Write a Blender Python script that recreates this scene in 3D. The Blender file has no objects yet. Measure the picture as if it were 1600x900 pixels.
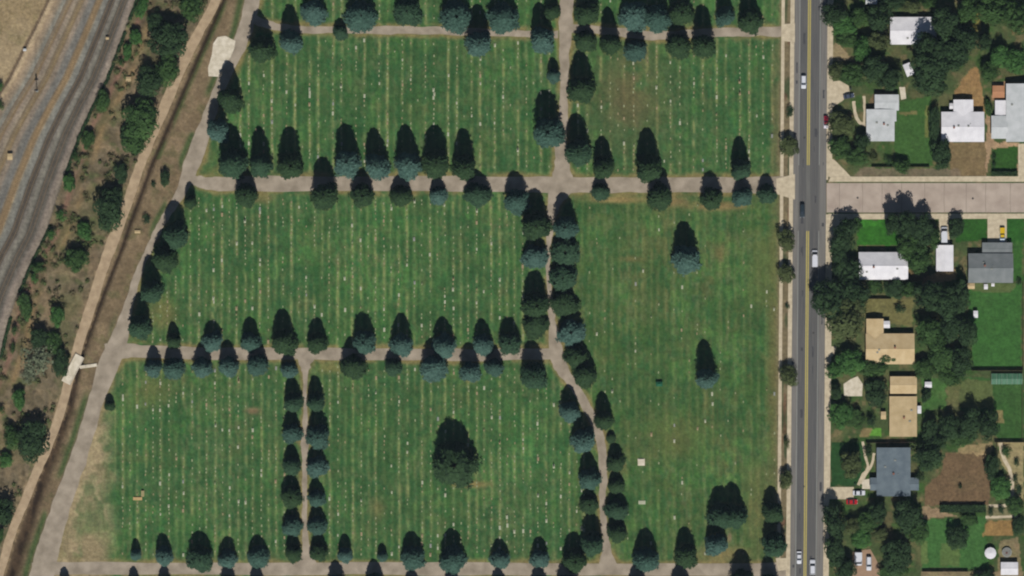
import bpy, bmesh, math, random
import numpy as np
from mathutils import Vector, Matrix, noise as mn
R = math.radians
rnd = random.Random(11)
C = bpy.context.scene.collection
scn = bpy.context.scene
S = 0.25                                   # metres per map unit; the plan is 1600 x 900 units
def P(x, y, z=0.0): return Vector(((x-800)*S, (450-y)*S, z))

# ------------------------------------------------------------------ camera, sky, sun
cam = bpy.data.cameras.new('camera'); co = bpy.data.objects.new('camera', cam); C.objects.link(co)
co.location = (0, 0, 2600); cam.sensor_width = 36; cam.lens = 36*2600/400
cam.clip_start = 10; cam.clip_end = 12000
scn.camera = co
HAZE = 1.2e-5
SUN_EL, SUN_AZ = 52, 176                    # compass azimuth, slightly east of south
w = bpy.data.worlds.new('World'); scn.world = w; w.use_nodes = True
nt = w.node_tree; bg = nt.nodes['Background']
sky = nt.nodes.new('ShaderNodeTexSky'); sky.sky_type = 'NISHITA'; sky.sun_disc = False
sky.sun_elevation = R(SUN_EL); sky.sun_rotation = R(SUN_AZ); sky.altitude = 1600
nt.links.new(sky.outputs[0], bg.inputs[0]); bg.inputs[1].default_value = 0.05
sun = bpy.data.lights.new('sun', 'SUN'); sun.energy = 5.0; sun.angle = R(0.53); sun.color = (1.0, 0.965, 0.915)
so = bpy.data.objects.new('sun', sun); C.objects.link(so)
d = Vector((math.sin(R(SUN_AZ))*math.cos(R(SUN_EL)), math.cos(R(SUN_AZ))*math.cos(R(SUN_EL)), math.sin(R(SUN_EL))))
so.rotation_euler = d.to_track_quat('Z', 'Y').to_euler(); so.location = (0, 0, 300)
scn.view_settings.view_transform = 'Standard'; scn.view_settings.look = 'None'
scn.view_settings.exposure = -0.42; scn.view_settings.gamma = 1
scn.render.engine = 'CYCLES'
scn.cycles.max_bounces = 4; scn.cycles.diffuse_bounces = 1; scn.cycles.volume_bounces = 0; scn.cycles.pixel_filter_type = 'BLACKMAN_HARRIS'
scn.cycles.filter_width = 2.1

# ------------------------------------------------------------------ helpers
def lin(c):
    return tuple(((v/255)/12.92 if v/255 <= .04045 else ((v/255+.055)/1.055)**2.4) for v in c)
def mat(name, col, var=.15, scale=1.2, rough=.85, spec=.2, metal=0, transl=0, col2=None, stretch=None, fine=0):
    m = bpy.data.materials.new(name); m.use_nodes = True
    t = m.node_tree; b = t.nodes['Principled BSDF']
    b.inputs['Roughness'].default_value = rough; b.inputs['Specular IOR Level'].default_value = spec
    b.inputs['Metallic'].default_value = metal
    tc = t.nodes.new('ShaderNodeTexCoord'); mp = t.nodes.new('ShaderNodeMapping')
    if stretch: mp.inputs['Scale'].default_value = stretch
    n = t.nodes.new('ShaderNodeTexNoise'); n.inputs['Scale'].default_value = scale; n.inputs['Detail'].default_value = 4
    r = t.nodes.new('ShaderNodeValToRGB')
    L = lin(col); L2 = lin(col2) if col2 else tuple(v*(1+var) for v in L)
    r.color_ramp.elements[0].color = (*[v*(1-var) for v in L], 1); r.color_ramp.elements[0].position = .32
    r.color_ramp.elements[1].color = (*L2, 1); r.color_ramp.elements[1].position = .68
    t.links.new(tc.outputs['Object'], mp.inputs[0]); t.links.new(mp.outputs[0], n.inputs['Vector'])
    t.links.new(n.outputs['Fac'], r.inputs[0]); t.links.new(r.outputs[0], b.inputs['Base Color'])
    if transl:
        tr = t.nodes.new('ShaderNodeBsdfTranslucent'); mx = t.nodes.new('ShaderNodeMixShader')
        t.links.new(r.outputs[0], tr.inputs[0]); mx.inputs[0].default_value = transl
        t.links.new(b.outputs[0], mx.inputs[1]); t.links.new(tr.outputs[0], mx.inputs[2])
        t.links.new(mx.outputs[0], t.nodes['Material Output'].inputs[0])
    return m
def attr_mat(name, amp=.22):
    m = bpy.data.materials.new(name); m.use_nodes = True
    t = m.node_tree; b = t.nodes['Principled BSDF']; b.inputs['Roughness'].default_value = .95; b.inputs['Specular IOR Level'].default_value = .05
    a = t.nodes.new('ShaderNodeAttribute'); a.attribute_name = 'tint'
    tc = t.nodes.new('ShaderNodeTexCoord')
    prev = a.outputs['Color']
    for sc, am in ((.9, amp), (3.5, amp)):
        n = t.nodes.new('ShaderNodeTexNoise'); n.inputs['Scale'].default_value = sc; n.inputs['Detail'].default_value = 3
        t.links.new(tc.outputs['Object'], n.inputs['Vector'])
        mr = t.nodes.new('ShaderNodeMapRange'); mr.inputs[1].default_value = .3; mr.inputs[2].default_value = .7
        mr.inputs[3].default_value = 1-am; mr.inputs[4].default_value = 1+am
        t.links.new(n.outputs['Fac'], mr.inputs[0])
        v = t.nodes.new('ShaderNodeVectorMath'); v.operation = 'SCALE'
        t.links.new(prev, v.inputs[0]); t.links.new(mr.outputs[0], v.inputs['Scale']); prev = v.outputs[0]
    t.links.new(prev, b.inputs['Base Color'])
    return m
def tag(o, label=None, cat=None, group=None, kind=None):
    if label: o['label'] = label
    if cat: o['category'] = cat
    if group: o['group'] = group
    if kind: o['kind'] = kind
    return o
def empty(name, loc=(0, 0, 0), rz=0, **k):
    o = bpy.data.objects.new(name, None); C.objects.link(o); o.location = loc; o.rotation_euler = (0, 0, rz)
    o.empty_display_size = .3
    return tag(o, **k)
def meshobj(name, me, m, parent=None, loc=(0, 0, 0), rz=0):
    me.materials.append(m) if m and not me.materials else None
    o = bpy.data.objects.new(name, me); C.objects.link(o); o.location = loc; o.rotation_euler = (0, 0, rz)
    if parent: o.parent = parent
    return o
class MB:
    def __init__(s): s.v = []; s.f = []
    def add(s, vs, fs):
        n = len(s.v); s.v += [tuple(v) for v in vs]; s.f += [tuple(i+n for i in f) for f in fs]; return s
    def box(s, x0, y0, z0, x1, y1, z1, M=None):
        vs = [Vector(p) for p in ((x0,y0,z0),(x1,y0,z0),(x1,y1,z0),(x0,y1,z0),(x0,y0,z1),(x1,y0,z1),(x1,y1,z1),(x0,y1,z1))]
        if M: vs = [M @ v for v in vs]
        return s.add(vs, [(0,3,2,1),(4,5,6,7),(0,1,5,4),(1,2,6,5),(2,3,7,6),(3,0,4,7)])
    def tube(s, a, b, r0, r1=None, n=8, cap=True):
        a, b = Vector(a), Vector(b); r1 = r0 if r1 is None else r1
        q = (b-a).to_track_quat('Z', 'Y'); vs = []
        for (c, r) in ((a, r0), (b, r1)):
            for k in range(n): vs.append(c + q @ Vector((r*math.cos(2*math.pi*k/n), r*math.sin(2*math.pi*k/n), 0)))
        fs = [(k, (k+1) % n, n+(k+1) % n, n+k) for k in range(n)]
        if cap: fs += [tuple(range(n-1, -1, -1)), tuple(range(n, 2*n))]
        return s.add(vs, fs)
    def loft(s, rings, cap=True):
        n = len(rings[0]); vs = [p for r in rings for p in r]; fs = []
        for i in range(len(rings)-1):
            for k in range(n): fs.append((i*n+k, i*n+(k+1) % n, (i+1)*n+(k+1) % n, (i+1)*n+k))
        if cap: fs += [tuple(range(n-1, -1, -1)), tuple(range((len(rings)-1)*n, len(rings)*n))]
        return s.add(vs, fs)
    def mesh(s, name, smooth=False):
        me = bpy.data.meshes.new(name); me.from_pydata(s.v, [], s.f); me.update()
        if smooth: me.polygons.foreach_set('use_smooth', [True]*len(me.polygons))
        return me
    def build(s, name, m, parent=None, loc=(0, 0, 0), rz=0, smooth=False):
        return meshobj(name, s.mesh(name, smooth), m, parent, loc, rz)

# ------------------------------------------------------------------ plan data (units of the plan)
def spline(pts, n=8):
    out = []
    for i in range(len(pts)-1):
        p0 = pts[max(i-1, 0)]; p1 = pts[i]; p2 = pts[i+1]; p3 = pts[min(i+2, len(pts)-1)]
        for k in range(n):
            t = k/n
            out.append(tuple(.5*((2*b)+(-a+c)*t+(2*a-5*b+4*c-e)*t*t+(-a+3*b-3*c+e)*t**3) for a, b, c, e in zip(p0, p1, p2, p3)))
    out.append(tuple(pts[-1])); return out
# lanes of the cemetery: (x, y, width)
LANES = {
 'top_west': [(395, 30, 16), (425, 40, 13), (470, 46, 12), (560, 47, 12), (640, 47, 14), (720, 49, 13), (800, 52, 12), (872, 54, 12)],
 'top_east': [(888, 44, 14), (950, 48, 14), (1030, 56, 15), (1100, 52, 14), (1160, 50, 15), (1226, 50, 15)],
 'central': [(885, -60, 22), (885, 0, 22), (884, 40, 22), (882, 90, 16), (881, 140, 14), (880, 190, 15), (877, 230, 20), (878, 262, 26), (878, 288, 42), (868, 312, 26), (861, 345, 13), (857, 385, 9), (857, 430, 8), (860, 475, 9), (865, 515, 14), (869, 550, 24), (880, 580, 20), (899, 606, 15), (917, 637, 15), (932, 665, 15), (940, 700, 15), (943, 745, 13), (941, 790, 11), (945, 835, 12), (948, 862, 18), (950, 888, 36)],
 'second': [(288, 268, 10), (300, 280, 16), (330, 287, 22), (400, 287, 25), (600, 287, 26), (800, 288, 26), (880, 289, 28), (1000, 289, 26), (1120, 289, 26), (1226, 289, 28)],
 'third': [(165, 552, 30), (205, 548, 24), (260, 551, 21), (400, 553, 20), (600, 553, 20), (760, 554, 20), (865, 552, 20)],
 'narrow': [(477, 556, 34), (477, 572, 18), (477, 590, 8), (477, 640, 7), (476, 690, 13), (476, 720, 9), (476, 790, 8), (477, 840, 10), (479, 862, 16), (479, 884, 40)],
 'bottom': [(50, 889, 24), (150, 888, 20), (400, 889, 21), (700, 889, 22), (950, 890, 22), (1233, 890, 22)],
 'boundary': [(400, -60, 26), (394, 0, 26), (382, 50, 24), (362, 95, 22), (338, 150, 20), (322, 195, 22), (302, 250, 28), (283, 300, 17), (258, 340, 13), (237, 380, 12), (217, 425, 12), (200, 480, 16), (186, 530, 30), (168, 575, 34), (152, 620, 26), (134, 680, 27), (116, 735, 29), (98, 785, 32), (82, 835, 36), (68, 885, 40), (50, 960, 40)],
}
TRACK = [(352, -60, 14), (337, 0, 15), (311, 50, 15), (282, 107, 17), (258, 165, 16), (234, 220, 15), (213, 275, 15), (200, 315, 15), (180, 367, 18), (162, 415, 16), (148, 460, 16), (127, 525, 15), (112, 578, 15), (95, 640, 14), (74, 700, 14), (56, 740, 14), (40, 780, 14), (21, 825, 13), (3, 885, 13), (-20, 960, 13)]
DITCH = [(366, -60), (349, 0), (318, 70), (290, 135), (262, 200), (238, 255), (222, 300), (205, 345), (190, 390), (165, 452), (144, 510), (130, 550), (119, 592), (108, 640), (84, 700), (68, 745), (50, 800), (33, 850), (18, 900), (-4, 960)]
REDGE = [(245, -60), (213, 0), (190, 62), (167, 123), (145, 165), (123, 213), (110, 250), (97, 285), (72, 365), (53, 402), (27, 462), (13, 505), (0, 560), (-60, 700), (-120, 960)]
def cx_road(y): return 1265.2 - 0.008*y

# trees: (x, bottom of crown, radius, tip of shadow, tone)  b blue-green, g green
CON = {
 ('in the row above the top lane', 'x', 'railway end'): [(491, 40, 20, -20, 'b'), (532, 63, 12, 30, 'g'), (563, 50, 24, -20, 'b'), (638, 42, 22, -25, 'g'), (712, 50, 24, -18, 'b'), (785, 53, 24, -14, 'b'), (862, 32, 13, -20, 'g')],
 ('standing just below the top lane', 'x', 'railway end'): [(410, 98, 20, 17, 'g'), (455, 83, 18, 0, 'b'), (747, 88, 20, 4, 'b'), (848, 83, 20, 2, 'b')],
 ('left of central lane near the top', 'y', 'top'): [(865, 130, 11, 90, 'b'), (859, 230, 23, 142, 'b')],
 ('right of central lane near the top', 'y', 'top'): [(917, 39, 19, -25, 'g'), (914, 82, 17, 38, 'g'), (908, 163, 22, 80, 'g'), (905, 257, 20, 168, 'g')],
 ('around the top lane near the street', 'x', 'central lane'): [(954, 86, 16, 5, 'g'), (990, 48, 22, -25, 'b'), (993, 97, 18, 44, 'b'), (1026, 50, 22, -25, 'b'), (1060, 92, 19, 38, 'g'), (1064, 40, 20, -28, 'g'), (1099, 92, 19, 0, 'g'), (1132, 40, 15, -20, 'b'), (1173, 53, 19, -8, 'g')],
 ('above the second lane near the street', 'x', 'central lane'): [(943, 277, 16, 214, 'g'), (1013, 284, 22, 199, 'g'), (1157, 280, 16, 210, 'g')],
 ('below the second lane near the street', 'x', 'central lane'): [(938, 314, 14, 276, 'g'), (1030, 328, 20, 262, 'g'), (1112, 327, 17, 270, 'g'), (1160, 323, 15, 278, 'b'), (1198, 318, 15, 271, 'g')],
 ('on the upper boundary lane', 'y', 'top'): [(361, 178, 20, 95, 'g'), (342, 222, 18, 153, 'b')],
 ('in the row above the second lane', 'x', 'railway end'): [(366, 280, 24, 190, 'g'), (408, 277, 18, 195, 'g'), (453, 278, 19, 192, 'g'), (508, 328, 21, 240, 'g'), (544, 278, 21, 198, 'b'), (591, 280, 20, 182, 'b'), (638, 281, 22, 193, 'b'), (681, 278, 21, 183, 'g'), (725, 281, 20, 178, 'g')],
 ('in the row below the second lane', 'x', 'railway end'): [(298, 326, 10, 285, 'g'), (385, 322, 17, 265, 'g'), (566, 322, 17, 264, 'g'), (627, 323, 17, 270, 'g'), (685, 320, 14, 278, 'b'), (746, 323, 19, 269, 'g'), (808, 335, 20, 268, 'b')],
 ('railway side of central lane, midway', 'y', 'top'): [(838, 375, 22, 296, 'g'), (836, 420, 19, 370, 'b'), (836, 496, 20, 423, 'g'), (837, 529, 21, 480, 'g'), (834, 607, 20, 531, 'g')],
 ('street side of central lane, midway', 'y', 'top'): [(884, 374, 18, 303, 'b'), (883, 417, 23, 365, 'g'), (880, 455, 22, 398, 'g'), (882, 494, 20, 445, 'g'), (893, 541, 21, 487, 'b'), (901, 577, 19, 525, 'g'), (914, 605, 18, 548, 'g')],
 ('standing alone in the lawn by the street', 'y', 'top'): [(1072, 427, 22, 349, 'b'), (1104, 607, 16, 532, 'b')],
 ('boundary lane of middle section', 'y', 'top'): [(276, 387, 20, 313, 'g'), (258, 426, 21, 357, 'g'), (238, 474, 18, 397, 'g'), (219, 530, 19, 455, 'g')],
 ('in the row above the third lane', 'x', 'railway end'): [(272, 545, 12, 504, 'g'), (332, 549, 16, 500, 'b'), (392, 550, 16, 499, 'b'), (445, 555, 20, 487, 'g'), (496, 552, 16, 498, 'g'), (570, 552, 18, 488, 'b'), (627, 557, 18, 490, 'b'), (693, 560, 20, 492, 'b'), (755, 555, 17, 500, 'b'), (797, 554, 17, 499, 'g')],
 ('in the row below the third lane', 'x', 'railway end'): [(240, 588, 13, 539, 'b'), (272, 593, 17, 541, 'b'), (316, 590, 16, 533, 'b'), (358, 588, 15, 534, 'b'), (403, 587, 17, 533, 'b'), (452, 591, 13, 552, 'b'), (553, 592, 19, 528, 'g'), (615, 587, 14, 546, 'g'), (679, 597, 22, 532, 'b'), (735, 598, 17, 534, 'b'), (772, 588, 14, 539, 'b')],
 ('on the railway side of the narrow lane', 'y', 'top'): [(459, 643, 15, 588, 'g'), (457, 693, 16, 643, 'b'), (456, 742, 15, 695, 'g'), (456, 792, 16, 745, 'g'), (457, 837, 16, 793, 'b'), (459, 878, 14, 835, 'g')],
 ('on the street side of the narrow lane', 'y', 'top'): [(494, 642, 15, 587, 'g'), (497, 700, 18, 638, 'b'), (496, 745, 16, 698, 'b'), (495, 792, 14, 745, 'b'), (496, 836, 15, 791, 'b'), (498, 876, 14, 833, 'g')],
 ('railway side of lower central lane', 'y', 'top'): [(890, 660, 17, 602, 'b'), (911, 706, 19, 647, 'b'), (921, 765, 18, 703, 'b'), (920, 803, 15, 767, 'g'), (924, 867, 18, 802, 'g')],
 ('street side of lower central lane', 'y', 'top'): [(944, 672, 15, 612, 'g'), (955, 692, 8, 673, 'g'), (962, 738, 15, 694, 'g'), (963, 772, 13, 735, 'g'), (963, 813, 17, 766, 'g'), (964, 847, 16, 800, 'g')],
 ('in the row above the bottom lane', 'x', 'railway end'): [(213, 875, 9, 840, 'b'), (257, 882, 14, 836, 'b'), (313, 893, 20, 832, 'g'), (356, 887, 15, 838, 'b'), (404, 888, 18, 838, 'b'), (539, 880, 13, 836, 'b'), (598, 877, 8, 850, 'b'), (646, 891, 20, 832, 'b'), (708, 894, 20, 829, 'b'), (781, 888, 15, 841, 'b'), (843, 888, 15, 841, 'b'), (897, 893, 18, 832, 'g'), (1009, 894, 20, 828, 'b'), (1072, 888, 19, 826, 'g')],
 ('in the lower street corner', 'x', 'central lane'): [(1118, 867, 17, 806, 'b'), (1127, 825, 20, 757, 'g'), (1148, 824, 19, 753, 'g'), (1207, 818, 17, 760, 'g'), (1209, 868, 18, 802, 'g')],
 ('in the cut row below the bottom lane', 'x', 'railway end'): [(102, 922, 9, 886, 'b'), (210, 922, 10, 886, 'b'), (257, 926, 11, 884, 'b'), (358, 930, 13, 884, 'b'), (403, 932, 13, 886, 'b'), (526, 925, 14, 874, 'b'), (585, 926, 15, 874, 'g'), (646, 938, 15, 890, 'b'), (708, 936, 14, 888, 'b'), (780, 935, 14, 888, 'b'), (842, 934, 14, 887, 'b'), (887, 935, 18, 877, 'g'), (995, 932, 15, 882, 'g'), (1063, 938, 18, 883, 'g'), (1158, 925, 18, 860, 'g'), (1203, 925, 14, 870, 'g')],
 ('none', 'big', ''): [(712, 759, 34, 662, 'g')],
 ('none', 'small', ''): [(172, 642, 8, 615, 'g')],
}
CONALL = [(k, t) for k, l in CON.items() for t in l]
# broad-leaved trees: label, (x, y, rx, ry, height in m, tone)  d dark m mid l light o olive s sparse
DEC = [
 # scrub strip by the railway
 ('green tree cut by the top edge beside the dirt track', 300, 12, 18, 20, 8, 'm'),
 ('wide dark tree crown, topmost big one of the scrub strip', 265, 62, 32, 30, 10, 'd'),
 ('loose green tree just below the topmost big scrub tree', 262, 110, 18, 24, 7, 'm'),
 ('dark tree over the scrub, above the long green crown', 233, 128, 20, 22, 8, 'd'),
 ('long green crown halfway along the upper scrub strip', 222, 186, 30, 32, 9, 'm'),
 ('loose green tree at the lower end of the upper scrub group', 212, 222, 22, 22, 6, 'm'),
 ('small dark tree on the canal bank near the boundary lane', 258, 279, 8, 14, 4, 'd'),
 ('tiny bush on the canal bank left of the small dark tree', 240, 288, 5, 6, 1.6, 'd'),
 ('round bush on the canal bank below the second lane corner', 229, 343, 8, 8, 2.5, 'd'),
 ('dark tree beside the dirt track at the second lane level', 172, 328, 24, 32, 9, 'd'),
 ('small light green tree between rails and dark track tree', 133, 362, 11, 14, 5, 'l'),
 ('round dark green tree alone in the middle scrub strip', 120, 406, 19, 20, 7, 'm'),
 ('light green small tree among brown brush, middle scrub', 90, 494, 11, 18, 5, 'l'),
 ('large sparse greyish tree above the white canal deck', 62, 562, 26, 28, 7, 's'),
 ('dark tree beside the dirt track next to the white deck', 96, 568, 13, 24, 6, 'd'),
 ('pale sparse bush below the large sparse greyish tree', 46, 588, 14, 14, 3, 's'),
 ('small light green tree in the lower scrub strip', 30, 624, 10, 16, 5, 'l'),
 ('large dark tree in the lower scrub beside the track', 52, 690, 26, 32, 9, 'd'),
 ('mid green tree left of the large dark lower scrub tree', 20, 684, 13, 18, 6, 'm'),
 ('light green bush on the left edge in the lower scrub', 10, 718, 12, 12, 4, 'l'),
 ('dark tree on the left edge of the lower scrub strip', 8, 800, 17, 24, 8, 'd'),
 ('green bush below the dark tree on the left edge', 0, 838, 8, 14, 4, 'm'),
 # street trees west side
 ('round dark street tree beside the kerb, upper street', 1233, 229, 16, 17, 5.5, 'o'),
 ('small bush on the planting strip above the round street tree', 1234, 175, 7, 10, 2.5, 'd'),
 ('tall oval street tree just below the side street mouth', 1228, 376, 14, 20, 6, 'o'),
 ('dark street tree below the tall oval one', 1228, 428, 14, 16, 5, 'o'),
 ('round street tree halfway down the street', 1232, 587, 14, 16, 6, 'o'),
 ('tiny round street tree on the planting strip', 1229, 692, 6, 9, 3, 'o'),
 ('small oval street tree above the lower conifers', 1228, 749, 11, 15, 5, 'o'),
 ('tiny bush on the planting strip below the oval trees', 1230, 478, 4, 5, 1.5, 'd'),
]
E = [ # gardens east of the street: (x, y, rx, ry, h, tone, where)
 (1302, 25, 20, 16, 8, 'd', 'top garden corner by the street'), (1318, 42, 24, 18, 7, 'l', 'front of the first garden'), (1342, 28, 18, 16, 7, 'm', 'back of the first garden'),
 (1346, 76, 14, 20, 7, 'l', 'above the beige forecourt'), (1322, 62, 18, 14, 6, 'm', 'front path of the first garden'), (1374, 30, 20, 22, 10, 'd', 'left of the topmost white roof'), (1372, 66, 18, 14, 8, 'o', 'below left of the topmost roof'),
 (1306, 112, 14, 14, 5, 'o', 'street edge above the forecourt'), (1332, 118, 20, 16, 6, 'm', 'right above the beige forecourt'), (1365, 108, 26, 20, 9, 'd', 'left of the small slanted shed'), (1388, 124, 20, 18, 8, 'd', 'above the pale flat roof'),
 (1452, 105, 30, 30, 13, 'd', 'right of the small slanted shed'), (1487, 85, 32, 28, 13, 'd', 'centre of the large dark grove'), (1450, 132, 26, 16, 9, 'd', 'lower edge of the large grove'), (1505, 62, 24, 22, 12, 'd', 'upper right of the large grove'),
 (1474, 36, 27, 25, 12, 'd', 'right of the topmost white roof'), (1448, 72, 22, 18, 13, 'd', 'over the lower corner of the topmost roof'), (1510, 18, 20, 20, 10, 'm', 'top edge above the large grove'), (1552, 18, 28, 24, 11, 'm', 'top edge toward the right corner'), (1588, 28, 22, 22, 10, 'm', 'top right corner'),
 (1536, 66, 12, 16, 8, 'd', 'gap between grove and right gardens'), (1560, 88, 18, 18, 7, 'l', 'above the small orange roof'), (1585, 98, 18, 18, 6, 'l', 'above the large pale roof'), (1545, 112, 16, 16, 6, 'm', 'right of the tan triangular yard'),
 (1420, 8, 22, 12, 7, 'o', 'above the topmost white roof'), (1450, 4, 16, 10, 7, 'm', 'top edge right of roof'), (1395, 5, 20, 12, 8, 'd', 'top edge beside the grove'),
 (1312, 194, 20, 17, 6, 'o', 'beside the red parked car'), (1312, 232, 20, 18, 7, 'm', 'street corner above the side street'), (1338, 246, 18, 14, 6, 'm', 'above the side street pavement'), (1346, 222, 12, 14, 6, 'd', 'below left of pale flat roof'),
 (1388, 250, 8, 7, 2.5, 'd', 'back fence below pale flat roof'), (1408, 260, 14, 10, 5, 'm', 'middle of the back fence'), (1470, 242, 19, 24, 9, 'd', 'left of the dry front yard'), (1459, 195, 9, 30, 5, 'd', 'between the lawn and white house'),
 (1364, 246, 10, 8, 3, 'o', 'dry bed below the flat roof'), (1544, 168, 6, 14, 3, 'm', 'narrow gap between the white houses'),
 (1316, 372, 19, 30, 10, 'd', 'street corner below the side street'), (1335, 352, 12, 12, 5, 'm', 'edge of the bright corner lawn'), (1310, 400, 14, 20, 9, 'd', 'pavement edge beside the white roof'), (1324, 425, 22, 20, 8, 'd', 'lower left of the white roof'),
 (1393, 350, 15, 18, 11, 'd', 'left tip of the grove on the side street'), (1414, 348, 16, 20, 12, 'd', 'second tip of the grove on the side street'), (1440, 360, 22, 26, 10, 'd', 'right part of the corner grove'), (1418, 385, 20, 22, 8, 'm', 'middle of the corner grove'), (1434, 405, 22, 22, 8, 'm', 'over the end of white roof'), (1456, 372, 12, 18, 7, 'm', 'beside the white garage'),
 (1493, 356, 12, 17, 6, 'd', 'beside the white parked van'),
 (1320, 498, 32, 34, 12, 'o', 'lower half of the giant street crown'), (1295, 470, 26, 30, 13, 'd', 'street side of the giant crown'), (1330, 458, 26, 22, 11, 'd', 'upper half of the giant street crown'),
 (1366, 448, 14, 12, 4, 'm', 'below the white gabled house'), (1398, 452, 18, 16, 5, 'd', 'garden between white house and tan house'), (1420, 452, 14, 14, 6, 'm', 'path corner left of the tall grove'), (1405, 482, 10, 8, 3, 'd', 'dry garden above the tan house'),
 (1327, 566, 22, 22, 7, 'l', 'bright crown below the giant crown'), (1303, 578, 14, 15, 6, 'l', 'pavement edge beside bright crown'), (1362, 575, 22, 12, 5, 'm', 'strip below the tan house'), (1385, 560, 16, 10, 4, 'm', 'foot of the tan house'),
 (1448, 462, 22, 24, 12, 'd', 'upper left of the tall middle grove'), (1475, 470, 22, 24, 11, 'd', 'upper middle of the tall middle grove'), (1498, 466, 16, 26, 9, 'd', 'upper right of the tall middle grove'), (1452, 520, 22, 26, 9, 'm', 'left side of the tall middle grove'), (1485, 510, 22, 24, 9, 'd', 'heart of the tall middle grove'), (1508, 518, 16, 22, 8, 'd', 'lawn side of the tall middle grove'), (1468, 556, 24, 24, 8, 'm', 'lower middle of the tall grove'), (1500, 565, 18, 22, 8, 'd', 'lower right of the tall grove'), (1445, 576, 18, 18, 6, 'm', 'foot of the tall middle grove'), (1485, 590, 20, 14, 4, 'm', 'lower rim of the tall grove'),
 (1306, 612, 9, 12, 5, 'd', 'dark spot beside the pale square'), (1312, 648, 18, 22, 6, 'l', 'pavement edge below the pale square'), (1335, 655, 16, 16, 4, 'm', 'garden below the pale square'), (1368, 615, 18, 24, 7, 'd', 'between pale square and tan roofs'), (1361, 658, 10, 10, 4.5, 'd', 'round dark one beside the bright patch'),
 (1330, 726, 20, 22, 9, 'o', 'olive crown in the dark front lawn'), (1356, 706, 8, 10, 4, 'd', 'corner of the blue-grey roof'), (1447, 618, 7, 12, 4, 'd', 'right of the tan roofs'), (1482, 668, 18, 22, 7, 'd', 'left of the three dark garden crowns'), (1514, 662, 20, 26, 9, 'd', 'middle of the three dark garden crowns'), (1543, 664, 17, 24, 9, 'd', 'right of the three dark garden crowns'), (1452, 672, 12, 20, 6, 'd', 'beside the lower tan roof'), (1502, 685, 22, 12, 4, 'm', 'below the three dark crowns'),
 (1450, 712, 24, 22, 9, 'd', 'right of the blue-grey roof'), (1462, 690, 16, 14, 7, 'd', 'above the garden right of blue-grey roof'), (1436, 745, 8, 8, 4, 'd', 'corner behind the blue-grey house'),
 (1548, 728, 11, 22, 6, 'd', 'along the fence of the brown yard'), (1562, 762, 17, 20, 5, 'l', 'bright crown at the brown yard edge'),
 (1302, 815, 17, 28, 11, 'd', 'street edge below the forecourt'), (1304, 862, 18, 24, 9, 'd', 'street edge near the lower vans'), (1320, 890, 16, 20, 8, 'd', 'bottom edge beside the vans'), (1355, 815, 20, 16, 5, 'm', 'garden below the red car'), (1345, 842, 16, 16, 4, 'l', 'above the parked white vans'), (1330, 822, 14, 14, 5, 'o', 'street side of the garden below red car'),
 (1372, 800, 16, 16, 9, 'd', 'below the white car'), (1415, 805, 26, 26, 10, 'd', 'below the blue-grey house'), (1432, 830, 18, 20, 7, 'm', 'lower lawn edge below blue-grey house'), (1375, 835, 16, 10, 4, 'o', 'dry patch above the vans'),
 (1400, 868, 24, 28, 8, 'd', 'beside the parked vans'), (1395, 892, 24, 14, 5, 'm', 'bottom edge right of the vans'), (1494, 840, 18, 20, 6, 'd', 'centre of the lower back lawn'), (1538, 905, 22, 14, 5, 'd', 'bottom edge near the round canopy'),
 (1584, 790, 14, 16, 5, 'm', 'right edge below the path shrubs'), (1590, 822, 10, 16, 4, 'd', 'right edge beside the tan patio'), (1572, 705, 10, 10, 2.5, 'm', 'fenced corner on the right edge'), (1514, 812, 14, 10, 3, 'm', 'below the clipped hedge'),
 (1592, 440, 5, 6, 2, 'd', 'corner of the dark grey roof'),
]
DEC += [('dark tree at the top of the scrub strip beside rails', 246, 40, 14, 18, 6, 'd'), ('dark scrub tree left of the long green crown', 198, 212, 12, 16, 5, 'd'), ('dark scrub tree above the one at second lane level', 190, 272, 13, 16, 5, 'd'), ('mid green scrub tree between track and sparse greyish tree', 84, 536, 13, 16, 5, 'm'), ('dark scrub tree just above the large sparse greyish tree', 62, 528, 14, 16, 6, 'd'), ('dark tree below the long green crown', 182, 304, 12, 14, 6, 'd')]
SHRUBS = [(1588, 722, 5, 7), (1586, 748, 5, 7), (1591, 765, 7, 8), (1548, 799, 5, 8), (1564, 796, 6, 8), (1567, 150, 4, 5), (1553, 245, 4, 5), (1553, 257, 4, 5), (1500, 760, 4, 4)]
RAILSH = [(222, 12, 9, 20, 'l'), (212, 58, 10, 14, 'l'), (200, 82, 9, 14, 'l'), (190, 98, 5, 7, 'm'), (161, 158, 11, 16, 'm'), (138, 218, 10, 16, 'm'), (120, 245, 7, 9, 'm'), (109, 286, 10, 15, 'l'), (96, 336, 11, 9, 'l'), (82, 366, 9, 9, 'l'), (60, 418, 12, 9, 'm'), (54, 434, 7, 8, 'l'), (40, 478, 11, 22, 'm'), (24, 516, 7, 9, 'm'), (20, 545, 6, 10, 'm'), (2, 135, 5, 8, 'l'), (2, 165, 5, 8, 'm'), (35, 612, 6, 6, 'l'), (3, 640, 6, 6, 'm')]

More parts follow.
